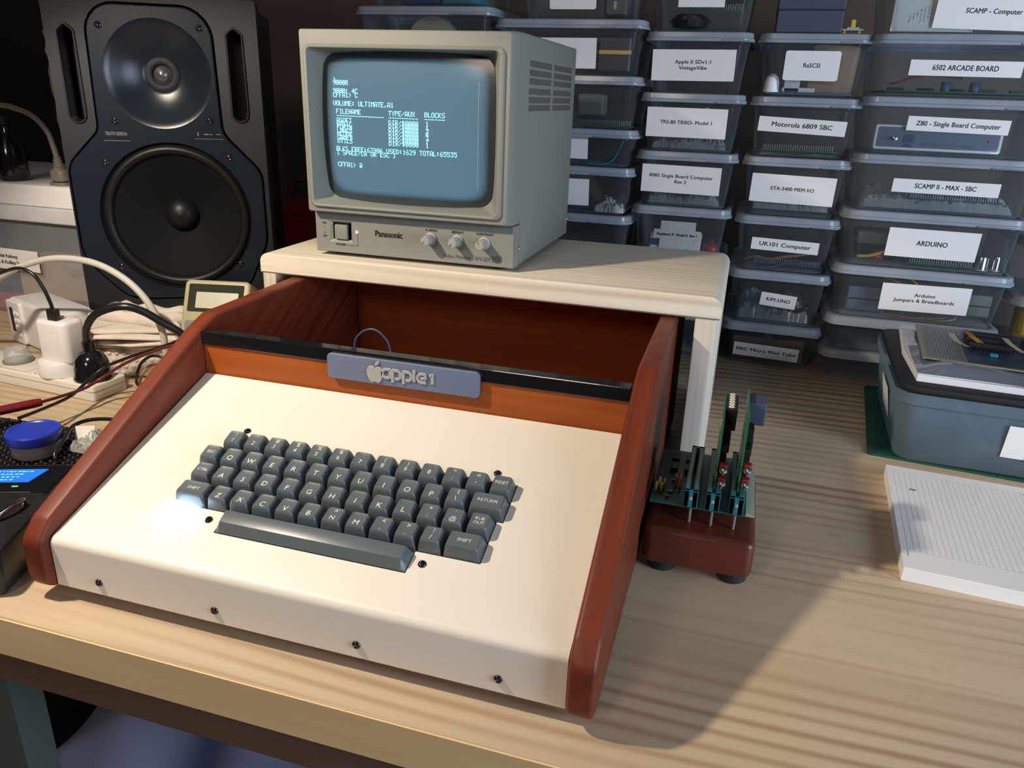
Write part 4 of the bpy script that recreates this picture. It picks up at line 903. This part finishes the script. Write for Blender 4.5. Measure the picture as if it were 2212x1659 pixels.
# ============================================================ big tub, mat and pad at the right
tag(obj('cutting_mat', slab(new_bm(), rrect(.36, .245, .004, 3, .180, .1225), 0, .0028), green_mat, loc=(.5450, .3880, 0), rot=(0, 0, math.radians(-6.0))), 'dark green cutting mat lying under the large tub', 'cutting mat')
bt = thing('large_storage_tub', 'large frosted tub with black lid standing on the green mat', 'storage tub', (.5590, .3700, .0030), rz=math.radians(-3.0))
bm = new_bm(); W_, D_ = .36, .245
def rr2(dx, z, r): return [(x, y, z) for x, y in rrect(W_ - 2 * dx, D_ - 2 * dx, r, 5, W_ / 2, D_ / 2)]
loft(bm, [rr2(.0145, 0, .014), rr2(.011, .003, .018), rr2(.0020, .0690, .020), rr2(-.0010, .0700, .020), rr2(-.0020, .0830, .021)], True, False)
obj('tub', bm, bigtub, bt, smooth=50)
lb_ = obj('lid', slab(new_bm(), rrect(W_ - .002, D_ - .002, .020, 6, W_ / 2, D_ / 2), .0825, .0900, .0018), matte_blk, bt, smooth=40); lb_['label'] = 'shiny black lid'
lp = obj('paper_label', box(new_bm(), .1100, .190, -.0004, -.0001, .024, .0630), paper, bt, rot=(.19, 0, 0), loc=(0, .0118, 0)); lp2 = obj('paper_label', box(new_bm(), .1330, .200, -.0008, -.0005, .0240, .0420), paper, bt, rot=(.19, 0, 0), loc=(0, .0118, -.0020))
text('Pearl', .0110, ink, lp2, bold=.0004, loc=(.1530, -.0010, .0330), rot=FRONT)
obj('paper_label', box(new_bm(), -.0004, -.0001, .075, .135, .0260, .0620), paper, bt, rot=(0, -.19, 0), loc=(.0118, 0, 0))
ss = tag(obj('paper_stack', slab(new_bm(), [(.018, .020), (.345, .016), (.345, .235), (.120, .238), (.022, .232), (.014, .12)], 0, .0075, .0008), paper2, loc=(.5590, .3700, .0932), rot=(0, 0, math.radians(-3.0))), 'stack of white sheets lying on the black lid of the large tub', 'paper')
ss2 = tag(obj('paper_sheet', slab(new_bm(), [(.018, .021), (.335, .022), (.340, .225), (.022, .222)], 0, .0012), paper, loc=(.5600, .3710, .1009), rot=(0, 0, math.radians(-2.8))), 'slightly turned single white sheet on top of the paper stack', 'paper')
def bag():
    bm = new_bm(); rnd = random.Random(5); nx, ny = 30, 22; V = []
    for i in range(nx + 1):
        row = []
        for j in range(ny + 1):
            u, v = i / nx, j / ny
            z = .0035 + .0022 * sin(9 * u + 4 * v) + .0016 * sin(17 * v - 6 * u) + rnd.uniform(-.0006, .0006)
            z *= min(1, 8 * min(u + .03, v + .03, 1 - u + .03, 1 - v + .03))
            row.append(bm.verts.new((u * .33, v * .215, max(.0003, z))))
        V.append(row)
    for i in range(nx):
        for j in range(ny): bm.faces.new((V[i][j], V[i + 1][j], V[i + 1][j + 1], V[i][j + 1]))
    return bm
tag(obj('antistatic_bag', bag(), bagmat, loc=(.5770, .3890, .1023), rot=(0, 0, math.radians(-4)), smooth=0), 'crinkled silvery antistatic bag under the circuit board on the large tub', 'bag')
dull_blue = P('dull_blue_board', (.014, .026, .055), .3)
board_edge = P('board_edge', (.22, .21, .13), .5)
plate_dull = P('dull_plating', (.13, .14, .16), .35, metal=.3)
cb = thing('circuit_board', 'large blue-green circuit board in clear wrap with amber tape tabs on the large tub', 'circuit board', (.5880, .4290, .1085), rz=math.radians(-7))
obj('board', box(new_bm(), 0, .30, 0, .155, 0, .0017), board_edge, cb)
obj('blue_area', box(new_bm(), .045, .297, .003, .152, .0017, .0021), dull_blue, cb); obj('plated_area', box(new_bm(), .006, .043, .003, .150, .0017, .0021), plate_dull, cb)
bm = new_bm()
for i in range(11): box(bm, .008 + i * .0032, .0088 + i * .0032, .006, .146, .0021, .0023)
obj('trace_lines', bm, ink_soft, cb)
for k, (x, y, l) in enumerate(((.052, .060, .042), (.052, .085, .050), (.052, .110, .05), (.112, .050, .045), (.112, .080, .045), (.112, .110, .045), (.165, .08, .04), (.165, .11, .04))):
    c_ = obj('chip', box(new_bm(), x, x + l, y, y + .011, .0035, .0085, .0006), chip, cb)
    bm = new_bm()
    for i in range(int(l / .0028)):
        for s in (-.0012, .0114): box(bm, x + .001 + i * .0028, x + .0022 + i * .0028, y + s, y + s + .0008, .0021, .0065)
    obj('chip_legs', bm, chrome, c_)
obj('card_slot', box(new_bm(), .105, .2, .022, .031, .0021, .0100, .001), teal, cb); obj('trimmer', box(new_bm(), .0700, .0780, .036, .041, .0021, .006, .001), teal, cb)
for (pts, m, wd, nm) in (([(.048, .112, .012), (.050, .095, .0145), (.055, .080, .0125), (.066, .076, .006)], kapton, .0075, 'amber_tape'), ([(.034, .094, .010), (.040, .075, .006), (.052, .062, .0035)], masking, .0070, 'cream_tape'),
                        ([(.090, .092, .0125), (.096, .076, .009), (.108, .064, .0045)], masking, .0065, 'cream_tape'), ([(.104, .122, .0135), (.110, .106, .0125)], kapton, .0080, 'amber_tape')):
    P_ = spline(pts, 6); bm = new_bm(); V = [[bm.verts.new((p.x + s * wd / 2, p.y, p.z)) for s in (-1, 1)] for p in P_]
    for i in range(len(V) - 1): bm.faces.new((V[i][0], V[i][1], V[i + 1][1], V[i + 1][0]))
    bmesh.ops.solidify(bm, geom=bm.faces[:], thickness=.0004); obj(nm, bm, m, cb)
pad = thing('graph_paper_pad', 'thick white graph paper pad at the right edge of the bench', 'paper pad', (.5400, .1305, 0), rz=math.radians(-4.3))
obj('sheets', box(new_bm(), 0, .300, 0, .2085, 0, .0128, .0003), paper, pad)
bm = new_bm(); gz = .01285
for i in range(60): box(bm, .006 + i * .005, .0062 + i * .005, .030, .1920, gz, gz + .00006)
for j in range(33): box(bm, .006, .298, .030 + j * .005, .03005 + j * .005, gz, gz + .00004)
box(bm, .004, .298, .0296, .0301, gz, gz + .00008); box(bm, .004, .298, .1920, .1925, gz, gz + .00008)
grid = P('grid_lines', (.58, .58, .62), .7); obj('grid_lines', bm, grid, pad)
obj('punched_hole', slab(new_bm(), circ(.100, .2005, .0028, 20), gz, gz + .0001), legend, pad)
obj('pencil_mark', box(box(new_bm(), .0180, .0240, .1545, .1570, gz, gz + .0001), .0050, .0054, .0200, .029, gz, gz + .0001), ink_soft, pad)
tag(obj('sticky_note', slab(new_bm(), rrect(.076, .05, .001, 2, .038, .025), 0, .0006), sticky, loc=(.6760, .2640, .0131), rot=(0, 0, -.08)), 'yellow sticky note lying on the graph pad at the picture edge', 'note')

# ============================================================ left side of the bench
ps_ = thing('power_strip', 'long white mains power strip lying behind the red-brown case at the left', 'power strip', (-.3563, .2037, 0), rz=math.radians(-4))
obj('strip_body', slab(new_bm(), rrect(.420, .0520, .004, 4, -.210, .0262), 0, .0205, .0022), strip_pl, ps_, smooth=40)
obj('cover_seam', slab(new_bm(), rrect(.4206, .0526, .004, 4, -.210, .0262), .0125, .0129), grey_pl, ps_)
for x in (-.078, -.138, -.198):
    obj('socket_outline', holed(new_bm(), rrect(.050, .044, .005, 4, x, .026), [rrect(.0492, .0432, .005, 4, x, .026)], 0), ink_soft, ps_, loc=(0, 0, .0207), rot=(0, 0, 0))
for o_ in [c for c in ps_.children if c.name.startswith('socket_outline')]:
    for v in o_.data.vertices: v.co = (v.co.x, v.co.z, 0)
    o_.data.flip_normals()
obj('red_rocker', box(new_bm(), -.0140, -.0060, .0040, .0085, .0204, .0226, .0008), red_pl, ps_)
ch = thing('usb_charger', 'white usb charger plug standing in the power strip', 'charger', (-.4290, .2330, .0207), rz=math.radians(-4))
obj('plug_base', lathe(new_bm(), [(.0265, 0), (.0268, .002), (.0262, .0160), (.0250, .0180), (0, .0182)], 36), white_pl, ch, smooth=40)
obj('charger_body', slab(new_bm(), rrect(.0500, .0330, .009, 6, .0035, .004), .0150, .0700, .0050), white_pl, ch, smooth=40)
uc = thing('usb_cable', 'thin black cable plugged into the top of the white charger', 'cable', (0, 0, 0))
obj('cord', tube(new_bm(), [(-.62, .23, .085), (-.55, .222, .120), (-.501, .22, .138), (-.485, .22, .1455), (-.454, .22, .1545), (-.435, .222, .148), (-.4265, .225, .130), (-.4235, .228, .112), (-.4235, .229, .104)], .0022, 8), cable_b, uc, smooth=60)
obj('plug', slab(new_bm(), rrect(.0140, .0080, .0012, 3, -.4235, .2290), .0910, .1050, .0008), black_pl, uc, smooth=40)
bp2 = thing('mains_plug', 'shiny black round mains plug with thick cable in the end of the power strip', 'plug', (-.3780, .2300, .0207))
obj('plug_body', lathe(new_bm(), [(.0225, 0), (.0230, .002), (.0222, .0045), (.0212, .0060), (.0205, .0180), (.0175, .0270), (.0115, .0340), (.0074, .0360), (.0078, .0480), (.0058, .0490)], 32), black_acr, bp2, smooth=50)
obj('cord', tube(new_bm(), [(0, -.001, .046), (.0030, -.004, .056), (.012, -.008, .0720), (.030, -.008, .0890), (.060, .0, .0985), (.080, .010, .0920), (.102, .018, .0770), (.120, .024, .0650), (.140, .028, .040)], .0046, 10), cable_b, bp2, smooth=60)
wc = tag(obj('white_cable', tube(new_bm(), [(-.72, .30, .03), (-.62, .275, .085), (-.548, .265, .122), (-.496, .262, .1455), (-.441, .262, .160), (-.384, .262, .160), (-.339, .262, .144), (-.309, .262, .118), (-.294, .262, .086), (-.292, .262, .060), (-.292, .262, .030), (-.290, .258, .0045)], .0042, 10), cable_w, smooth=60), 'thick off-white cable arching high over the power strip', 'cable')
tm = thing('plug_in_timer', 'white boxy plug-in timer with small display lying behind the charger', 'timer', (-.6460, .3560, 0), rz=math.radians(-20))
obj('timer_body', slab(new_bm(), rrect(.150, .055, .006, 4, .075, .0275), 0.001, .0680, .0055), white_pl, tm, smooth=40)
obj('front_block', slab(new_bm(), fillet([(.001, .003), (.045, .003), (.045, .066), (.001, .066)], .005, 4), -.004, .003, 0, 'xz', 3, r0=.002), white_pl, tm, smooth=40)
obj('display', box(new_bm(), .0120, .0210, -.0046, -.0039, .0200, .0560), chip, tm)
bm = new_bm()
for i in range(4):
    for j in range(2): lathe(bm, [(.0034, -.0040), (.0032, -.0056), (0, -.0058)], 12, 'y', (.0275 + j * .008, 0, .0170 + i * .0105))
obj('push_buttons', bm, white_pl, tm, smooth=40)
gp = thing('round_knob_plug', 'translucent grey round plug in the power strip at the left picture edge', 'plug', (-.5130, .2440, .0207))
obj('cap', lathe(new_bm(), [(.016, 0), (.0158, .012), (.012, .019), (0, .021)], 24), bubble, gp, smooth=50); obj('base', lathe(new_bm(), [(.0180, 0), (.0180, .003)], 24), grey_pl, gp)
# bubble wrapped packet, cloth
bw = thing('wrapped_packet', 'white bubble wrapped packet under the folded cloths', 'packet', (-.425, .425, 0), rz=math.radians(19))
obj('packet_body', slab(new_bm(), rrect(.125, .285, .010, 4, -.010, 0), .0003, .0405, .006), cloth_m, bw, smooth=40)
bm = new_bm(); rnd = random.Random(4)
for i in range(12):
    for j in range(4):
        x, z = -.068 + i * .0098 + (j % 2) * .0049, .007 + j * .0092
        lathe(bm, [(.0036, .0004), (.0032, -.0006), (.0018, -.0012), (0, -.0014)], 8, 'y', (x, -.1425, z), False)
obj('bubbles', bm, cloth_m, bw, smooth=60)['kind'] = 'stuff'
def cloths():
    bm = new_bm(); rnd = random.Random(11)
    for k in range(4):
        z0 = .0405 + k * .0072; n = 90; rings = []; ph = [rnd.uniform(0, 6) for _ in range(6)]; ox, oy = rnd.uniform(-.006, .006), rnd.uniform(-.004, .006)
        base = rrect(.292, .300, .035, 6)
        sp_ = spline([(*q, 0) for q in base + base[:1]], 5)[:-1]
        for f, z in ((.90, 0), (.97, .0010), (1, .0032), (.985, .0060), (.94, .0071), (.80, .0072)):
            ring = []
            for i, p in enumerate(sp_):
                a = math.atan2(p.y, p.x); wv = 1 + .022 * sin(5 * a + ph[0]) + .012 * sin(11 * a + ph[1]); dz = .0022 * sin(7 * a + ph[2]) * (1 if k < 3 else .3) if f > .92 else 0
                ring.append((p.x * f * wv + ox, p.y * f * wv + oy, z0 + z + dz))
            rings.append(ring)
        loft(bm, rings)
    return bm
tag(obj('folded_cloths', cloths(), cloth_m, loc=(-.352, .452, -.0008), rot=(0, 0, math.radians(22)), smooth=0), 'pile of folded off-white cloths under the loudspeaker', 'cloth')
cloth_lump('rumpled_cloth', 'rumpled edge of off-white cloth between the loudspeaker and the multimeter', -.380, .337, .0665, .150, .058, .022, cloth_m, 8)
cloth_lump('rumpled_cloth', 'small rumpled white cloth showing between the multimeter and the pine riser', -.200, .345, .0670, .085, .09, .048, cloth_m, 9)
# multimeter
dm = thing('multimeter', 'beige hand-held multimeter with blank grey display, leaning on the cloths', 'multimeter', (-.3150, .3410, .1300), rz=0); dm.rotation_euler = (math.radians(62), 0, math.radians(13))
obj('meter_body', slab(new_bm(), fillet([(0, -.130), (.0870, -.130), (.0870, 0), (0, 0)], .007, 5), -.036, 0, .0030), beige, dm, smooth=40)
obj('window_frame', slab(new_bm(), rrect(.0730, .0370, .002, 3, .0430, -.0245), -.0005, .0006), dark_olive, dm)
obj('display', slab(new_bm(), rrect(.0560, .0215, .001, 3, .0450, -.0275), .0004, .0009), lcd_grey, dm)
gpn = obj('control_face', slab(new_bm(), rrect(.0760, .0720, .003, 3, .0435, -.0910), -.0004, .0006), meter_grey, dm)
text('=.. DC ~', .0042, legend, gpn, loc=(.0220, -.0605, .0008), bold=.0001); text('~.. AC -', .0042, legend, gpn, loc=(.0220, -.0665, .0008), bold=.0001)
obj('dial', lathe(new_bm(), [(.0240, .0006), (.0235, .005), (.020, .0065), (0, .0065)], 32, 'z', (.0435, -.100, 0)), chip, dm, smooth=40)
for y in (-.068, -.084, -.100): obj('side_button', lathe(new_bm(), [(.0048, .001), (.0046, -.004), (.0032, -.0065), (0, -.0070)], 16, 'x', (0, y, -.012)), black_acr, dm, smooth=40)
# test leads
tag(obj('test_lead', tube(new_bm(), [(-.33, .080, .033), (-.334, .118, .030), (-.343, .16, .027), (-.351, .193, .032), (-.345, .215, .043), (-.313, .225, .058), (-.271, .230, .074), (-.242, .240, .086), (-.236, .262, .088)], .0019, 8), cable_b, smooth=60), 'thin black test lead running from the multimeter over the power strip', 'cable')
rl = thing('test_probe', 'dark red test probe with red lead lying at the left edge', 'probe')
obj('probe_handle', tube(new_bm(), [(-.415, .005, .033), (-.385, .045, .033), (-.365, .085, .0335), (-.344, .122, .0335)], [.0052, .0052, .0050, .0044], 14, per=4), probe_r, rl, smooth=50)
obj('red_lead', tube(new_bm(), [(-.344, .122, .0335), (-.343, .150, .031), (-.341, .178, .030), (-.338, .200, .0345), (-.312, .215, .053), (-.272, .227, .072), (-.240, .238, .082), (-.232, .262, .084)], .0019, 8), cable_r, rl, smooth=60)
tag(obj('test_lead', tube(new_bm(), [(-.332, .262, .0022), (-.327, .245, .014), (-.320, .240, .030), (-.314, .244, .045), (-.300, .248, .054), (-.283, .250, .052), (-.272, .262, .040)], .0019, 8), cable_b, smooth=60), 'short black looped lead behind the slope of the computer case', 'cable')
tag(obj('test_lead', tube(new_bm(), [(-.323, .256, .0022), (-.318, .240, .014), (-.311, .236, .028), (-.304, .240, .040), (-.292, .246, .046), (-.277, .252, .044)], .0017, 8), card, smooth=60), 'short brown looped lead beside the black loop', 'cable')
tag(obj('thin_lead', tube(new_bm(), [(-.244, .040, .0190), (-.2475, .045, .024), (-.252, .062, .030), (-.262, .082, .033), (-.258, .100, .034), (-.240, .118, .030), (-.20, .135, .020), (-.15, .14, .0035)], .0020, 8), cable_b, smooth=60), 'thin black cable curving past the blue-lidded cup', 'cable')
# black knobbly mat
mt = thing('knobbly_mat', 'black knobbly rubber mesh mat at the left edge under the blue-lidded cup', 'mat', (-.34, .055, 0), rz=.05)
obj('mat_base', slab(new_bm(), rrect(.26, .120, .006, 3), 0, .0110), matte_blk, mt)
bm = new_bm()
for i in range(34):
    for j in range(18):
        x, y = -.126 + i * .0076, -.056 + j * .0064 + (i % 2) * .0032
        if abs(y) < .056: lathe(bm, [(.0026, .0108), (.0024, .0140), (.0010, .0155)], 6, 'z', (x, y, 0))
obj('mat_knobs', bm, black_pl, mt, smooth=50)['kind'] = 'stuff'
cu = thing('lidded_cup', 'small translucent cup with a bright blue lid on the black mat', 'cup', (-.2770, .0500, .0158))
obj('cup_body', lathe(new_bm(), [(.0205, 0), (.0215, .001), (.0232, .0200)], 36, cap=True), cup_pl, cu, smooth=40)
obj('cup_lid', lathe(new_bm(), [(.0248, .0150), (.0251, .0160), (.0251, .0240), (.0240, .0257), (.0208, .0259), (.0196, .0248), (.0080, .0254), (0, .0254)], 40), blue_lid, cu, smooth=30)
wrap('crumpled clear bag with shiny bits beside the blue-lidded cup', -.222, .062, .0160, .058, .040, .017, 21, bubble, 'plastic bag', 'plastic_bag')
pt = thing('paper_tag', 'small white paper tag tucked behind the blue-lidded cup', 'paper', (-.2500, .0830, .0160)); obj('tag_sheet', box(new_bm(), -.010, .010, 0, .0008, 0, .018), paper, pt, rot=(-.3, 0, .4)); obj('fold', box(new_bm(), -.010, .010, -.006, 0, 0, .0008), paper, pt, rot=(0, 0, .4))
# black instrument with blue screen
ins = thing('bench_instrument', 'glossy black instrument with a glowing blue screen at the left edge', 'instrument', (-.1790, .0120, 0), rz=math.radians(22))
obj('instrument_body', slab(new_bm(), rrect(.26, .150, .006, 4, -.130, -.075), .001, .0380, .003), black_pl, ins, smooth=40)
obj('glass_top', slab(new_bm(), rrect(.246, .052, .003, 3, -.129, -.031), .0380, .0390), black_acr, ins)
s_ = obj('blue_screen', slab(new_bm(), [(-.135, -.0130), (-.0240, -.0130), (-.0300, -.0370), (-.135, -.0370)][::-1], .0390, .0395), lcd_blue, ins)
bm = new_bm(); rnd = random.Random(2)
for k in range(4):
    x = -.1
    while x < -.045 + k * .003:
        l = rnd.uniform(.001, .004); box(bm, x, x + l, -.0340 + k * .0052, -.0325 + k * .0052, .0395, .0397); x += l + rnd.uniform(.0008, .002)
obj('screen_marks', bm, lcd_txt, s_)
obj('power_light', box(new_bm(), -.040, -.035, -.0455, -.0440, .0390, .0393), grn_led, ins)
obj('ridge', box(new_bm(), -.25, -.020, -.0560, -.0545, .0380, .0395, .0005), chrome, ins)
obj('post', lathe(new_bm(), [(.0055, .0380), (.0055, .0440), (.0048, .0460), (.0020, .0465), (0, .0465)], 20, 'z', (-.038, -.088, 0)), black_acr, ins, smooth=40)
obj('metal_clip', tube(new_bm(), [(-.016, -.075, .0385), (-.014, -.078, .0440), (-.016, -.090, .0450), (-.022, -.100, .0420), (-.028, -.104, .0390)], .0020, 8), chrome, ins, smooth=60)
# left storage tub with contents, board and connector on it
lt = thing('long_storage_tub', 'long clear tub with a grey-white lid at the left, holding cartons', 'storage tub', (-.8350, .4580, 0))
bm = new_bm(); loft(bm, [[(x, y, z) for x, y in rrect(.500 - 2 * d, .30 - 2 * d, .02, 5, 0, .15)] for d, z in ((.020, .0005), (.016, .003), (.006, .160), (.004, .161), (.004, .170))], True, False); obj('tub', bm, haze_tub, lt, smooth=50)
obj('lid', slab(new_bm(), rrect(.508, .308, .022, 6, 0, .15), .1600, .1830, .003), white_lid, lt, smooth=40)
lp = obj('paper_label', box(new_bm(), .005, .140, .0045, .0050, .079, .1130), paper, lt, rot=(0, 0.012, 0)); text('Scale Model Railway\nLocomotives & Rolling Stock', .0080, ink_soft, lp, bold=.0003, loc=(.0660, .0040, .0955), rot=FRONT, line=1.3)
kb = thing('carton', 'plain brown carton with a white address label inside the long tub', 'carton', (-.6950, .4790, .0320)); obj('carton_body', box(new_bm(), -.062, .082, 0, .12, 0, .062, .001), light_card, kb); al = obj('address_label', box(new_bm(), .033, .080, -.0005, 0, .0270, .0580), masking, kb)
text('PC BOARDS\nAssorted single and\ndouble sided', .0034, ink_soft, al, loc=(.056, -.0008, .046), rot=FRONT, line=1.2); obj('tape_strip', box(new_bm(), -.061, .081, .02, .035, .0620, .0623), masking, kb)
rd = thing('red_folder', 'dull red folder lying on the floor of the long tub', 'folder', (-.80, .480, .0035)); obj('cover', box(new_bm(), -.19, .192, 0, .22, .014, .0282, .002), pinkred, rd); obj('pages', box(new_bm(), -.185, .188, .002, .215, 0, .0138), pinkred, rd)
bc = thing('carton', 'small blue and white carton at the left inside the long tub', 'carton', (-.7900, .4800, .0320)); obj('carton_body', box(new_bm(), -.030, .018, 0, .06, 0, .030, .001), cable_blue, bc); obj('pale_band', box(new_bm(), -.031, .0185, -.0004, .061, .012, .022), bigtub, bc)
wb = tag(obj('cream_board', box(new_bm(), -1.09, -.588, .462, .760, .1834, .2160, .003, 3), whitebox, smooth=40), 'thick cream board lying on top of the long tub', 'board')
ic = thing('appliance_connector', 'grey moulded appliance connector standing on the cream board with its cable', 'connector', (-.6450, .485, .2165))
obj('connector_body', slab(new_bm(), rrect(.0300, .0230, .006, 4), 0, .0040, .001), grey_pl, ic, smooth=40); obj('shell', slab(new_bm(), rrect(.0250, .0190, .006, 4), .0040, .0240, .0050), grey_pl, ic, smooth=40)
obj('strain_relief', lathe(new_bm(), [(.0090, .022), (.0090, .0255), (.0066, .0270), (.0075, .0285), (.0060, .0305), (.0070, .0325), (.0056, .0345), (.0065, .0365), (.0050, .0385), (.0056, .0410), (.0042, .0420)], 18), grey_pl, ic, smooth=40)
obj('cord', tube(new_bm(), [(0, 0, .040), (-.004, 0, .060), (-.010, 0, .078), (-.030, 0, .098), (-.060, 0, .109), (-.10, 0, .113), (-.17, 0, .10)], .0042, 10), grey_pl, ic, smooth=60)
db = thing('dark_bottle', 'dark bottle at the left edge on the cream board', 'bottle', (-.7520, .500, .2165)); obj('bottle_body', lathe(new_bm(), [(.020, 0), (.022, .003), (.021, .05), (.010, .070), (.009, .085), (0, .085)], 28), black_acr, db, smooth=50); obj('cap', lathe(new_bm(), [(.0105, .0845), (.0105, .098), (0, .098)], 20), black_pl, db)
bm = new_bm(); rnd = random.Random(6); L_, R_ = [], []
for i in range(16):
    z = i / 15 * .225; L_.append((-.010 - rnd.uniform(0, .007) + (i / 15) * -.002, z)); R_.append((.006 + rnd.uniform(0, .008), z))
slab(bm, R_ + L_[::-1], 0, .006, 0, 'xz')
tag(obj('torn_board', bm, ply, loc=(-.700, .565, .2165)), 'narrow torn pale board edge beside the left of the loudspeaker', 'board')
rb = thing('dark_red_carton', 'dark red carton in the shadow between the loudspeaker and the monitor', 'carton', (-.300, .690, 0)); obj('carton_body', box(new_bm(), -.09, .058, 0, .2, 0, .165, .003), dkred, rb); obj('lid', box(new_bm(), -.092, .060, -.002, .202, .1652, .185, .003), dkred, rb)
tag(obj('thin_lead', tube(new_bm(), [(-.345, .66, .175), (-.352, .655, .20), (-.340, .652, .225), (-.320, .655, .235), (-.300, .665, .230)], .0016, 8), dkred, smooth=60), 'dark red wire loop standing above the dark red carton', 'wire')

ca = thing('dark_backdrop', 'tall black backdrop added to keep it dark behind the long tub', 'cabinet', (-1.25, .83, 0))  # added black box standing in for the unlit background at the left
obj('backdrop_body', box(new_bm(), -.45, .50, 0, .22, 0, .85, .004), matte_blk, ca); d_ = obj('backdrop_front', box(new_bm(), -.44, .49, -.016, -.001, .01, .84, .003), matte_blk, ca); obj('backdrop_handle', box(new_bm(), .40, .42, -.028, -.016, .40, .50, .003), rubber, d_)
tag(obj('thin_lead', tube(new_bm(), [(-.745, .60, .2164), (-.755, .60, .30), (-.748, .598, .36), (-.728, .59, .42), (-.70, .585, .50), (-.72, .60, .60)], .0018, 8), cable_b, smooth=60), 'thin dark lead hanging at the upper left of the loudspeaker', 'cable')
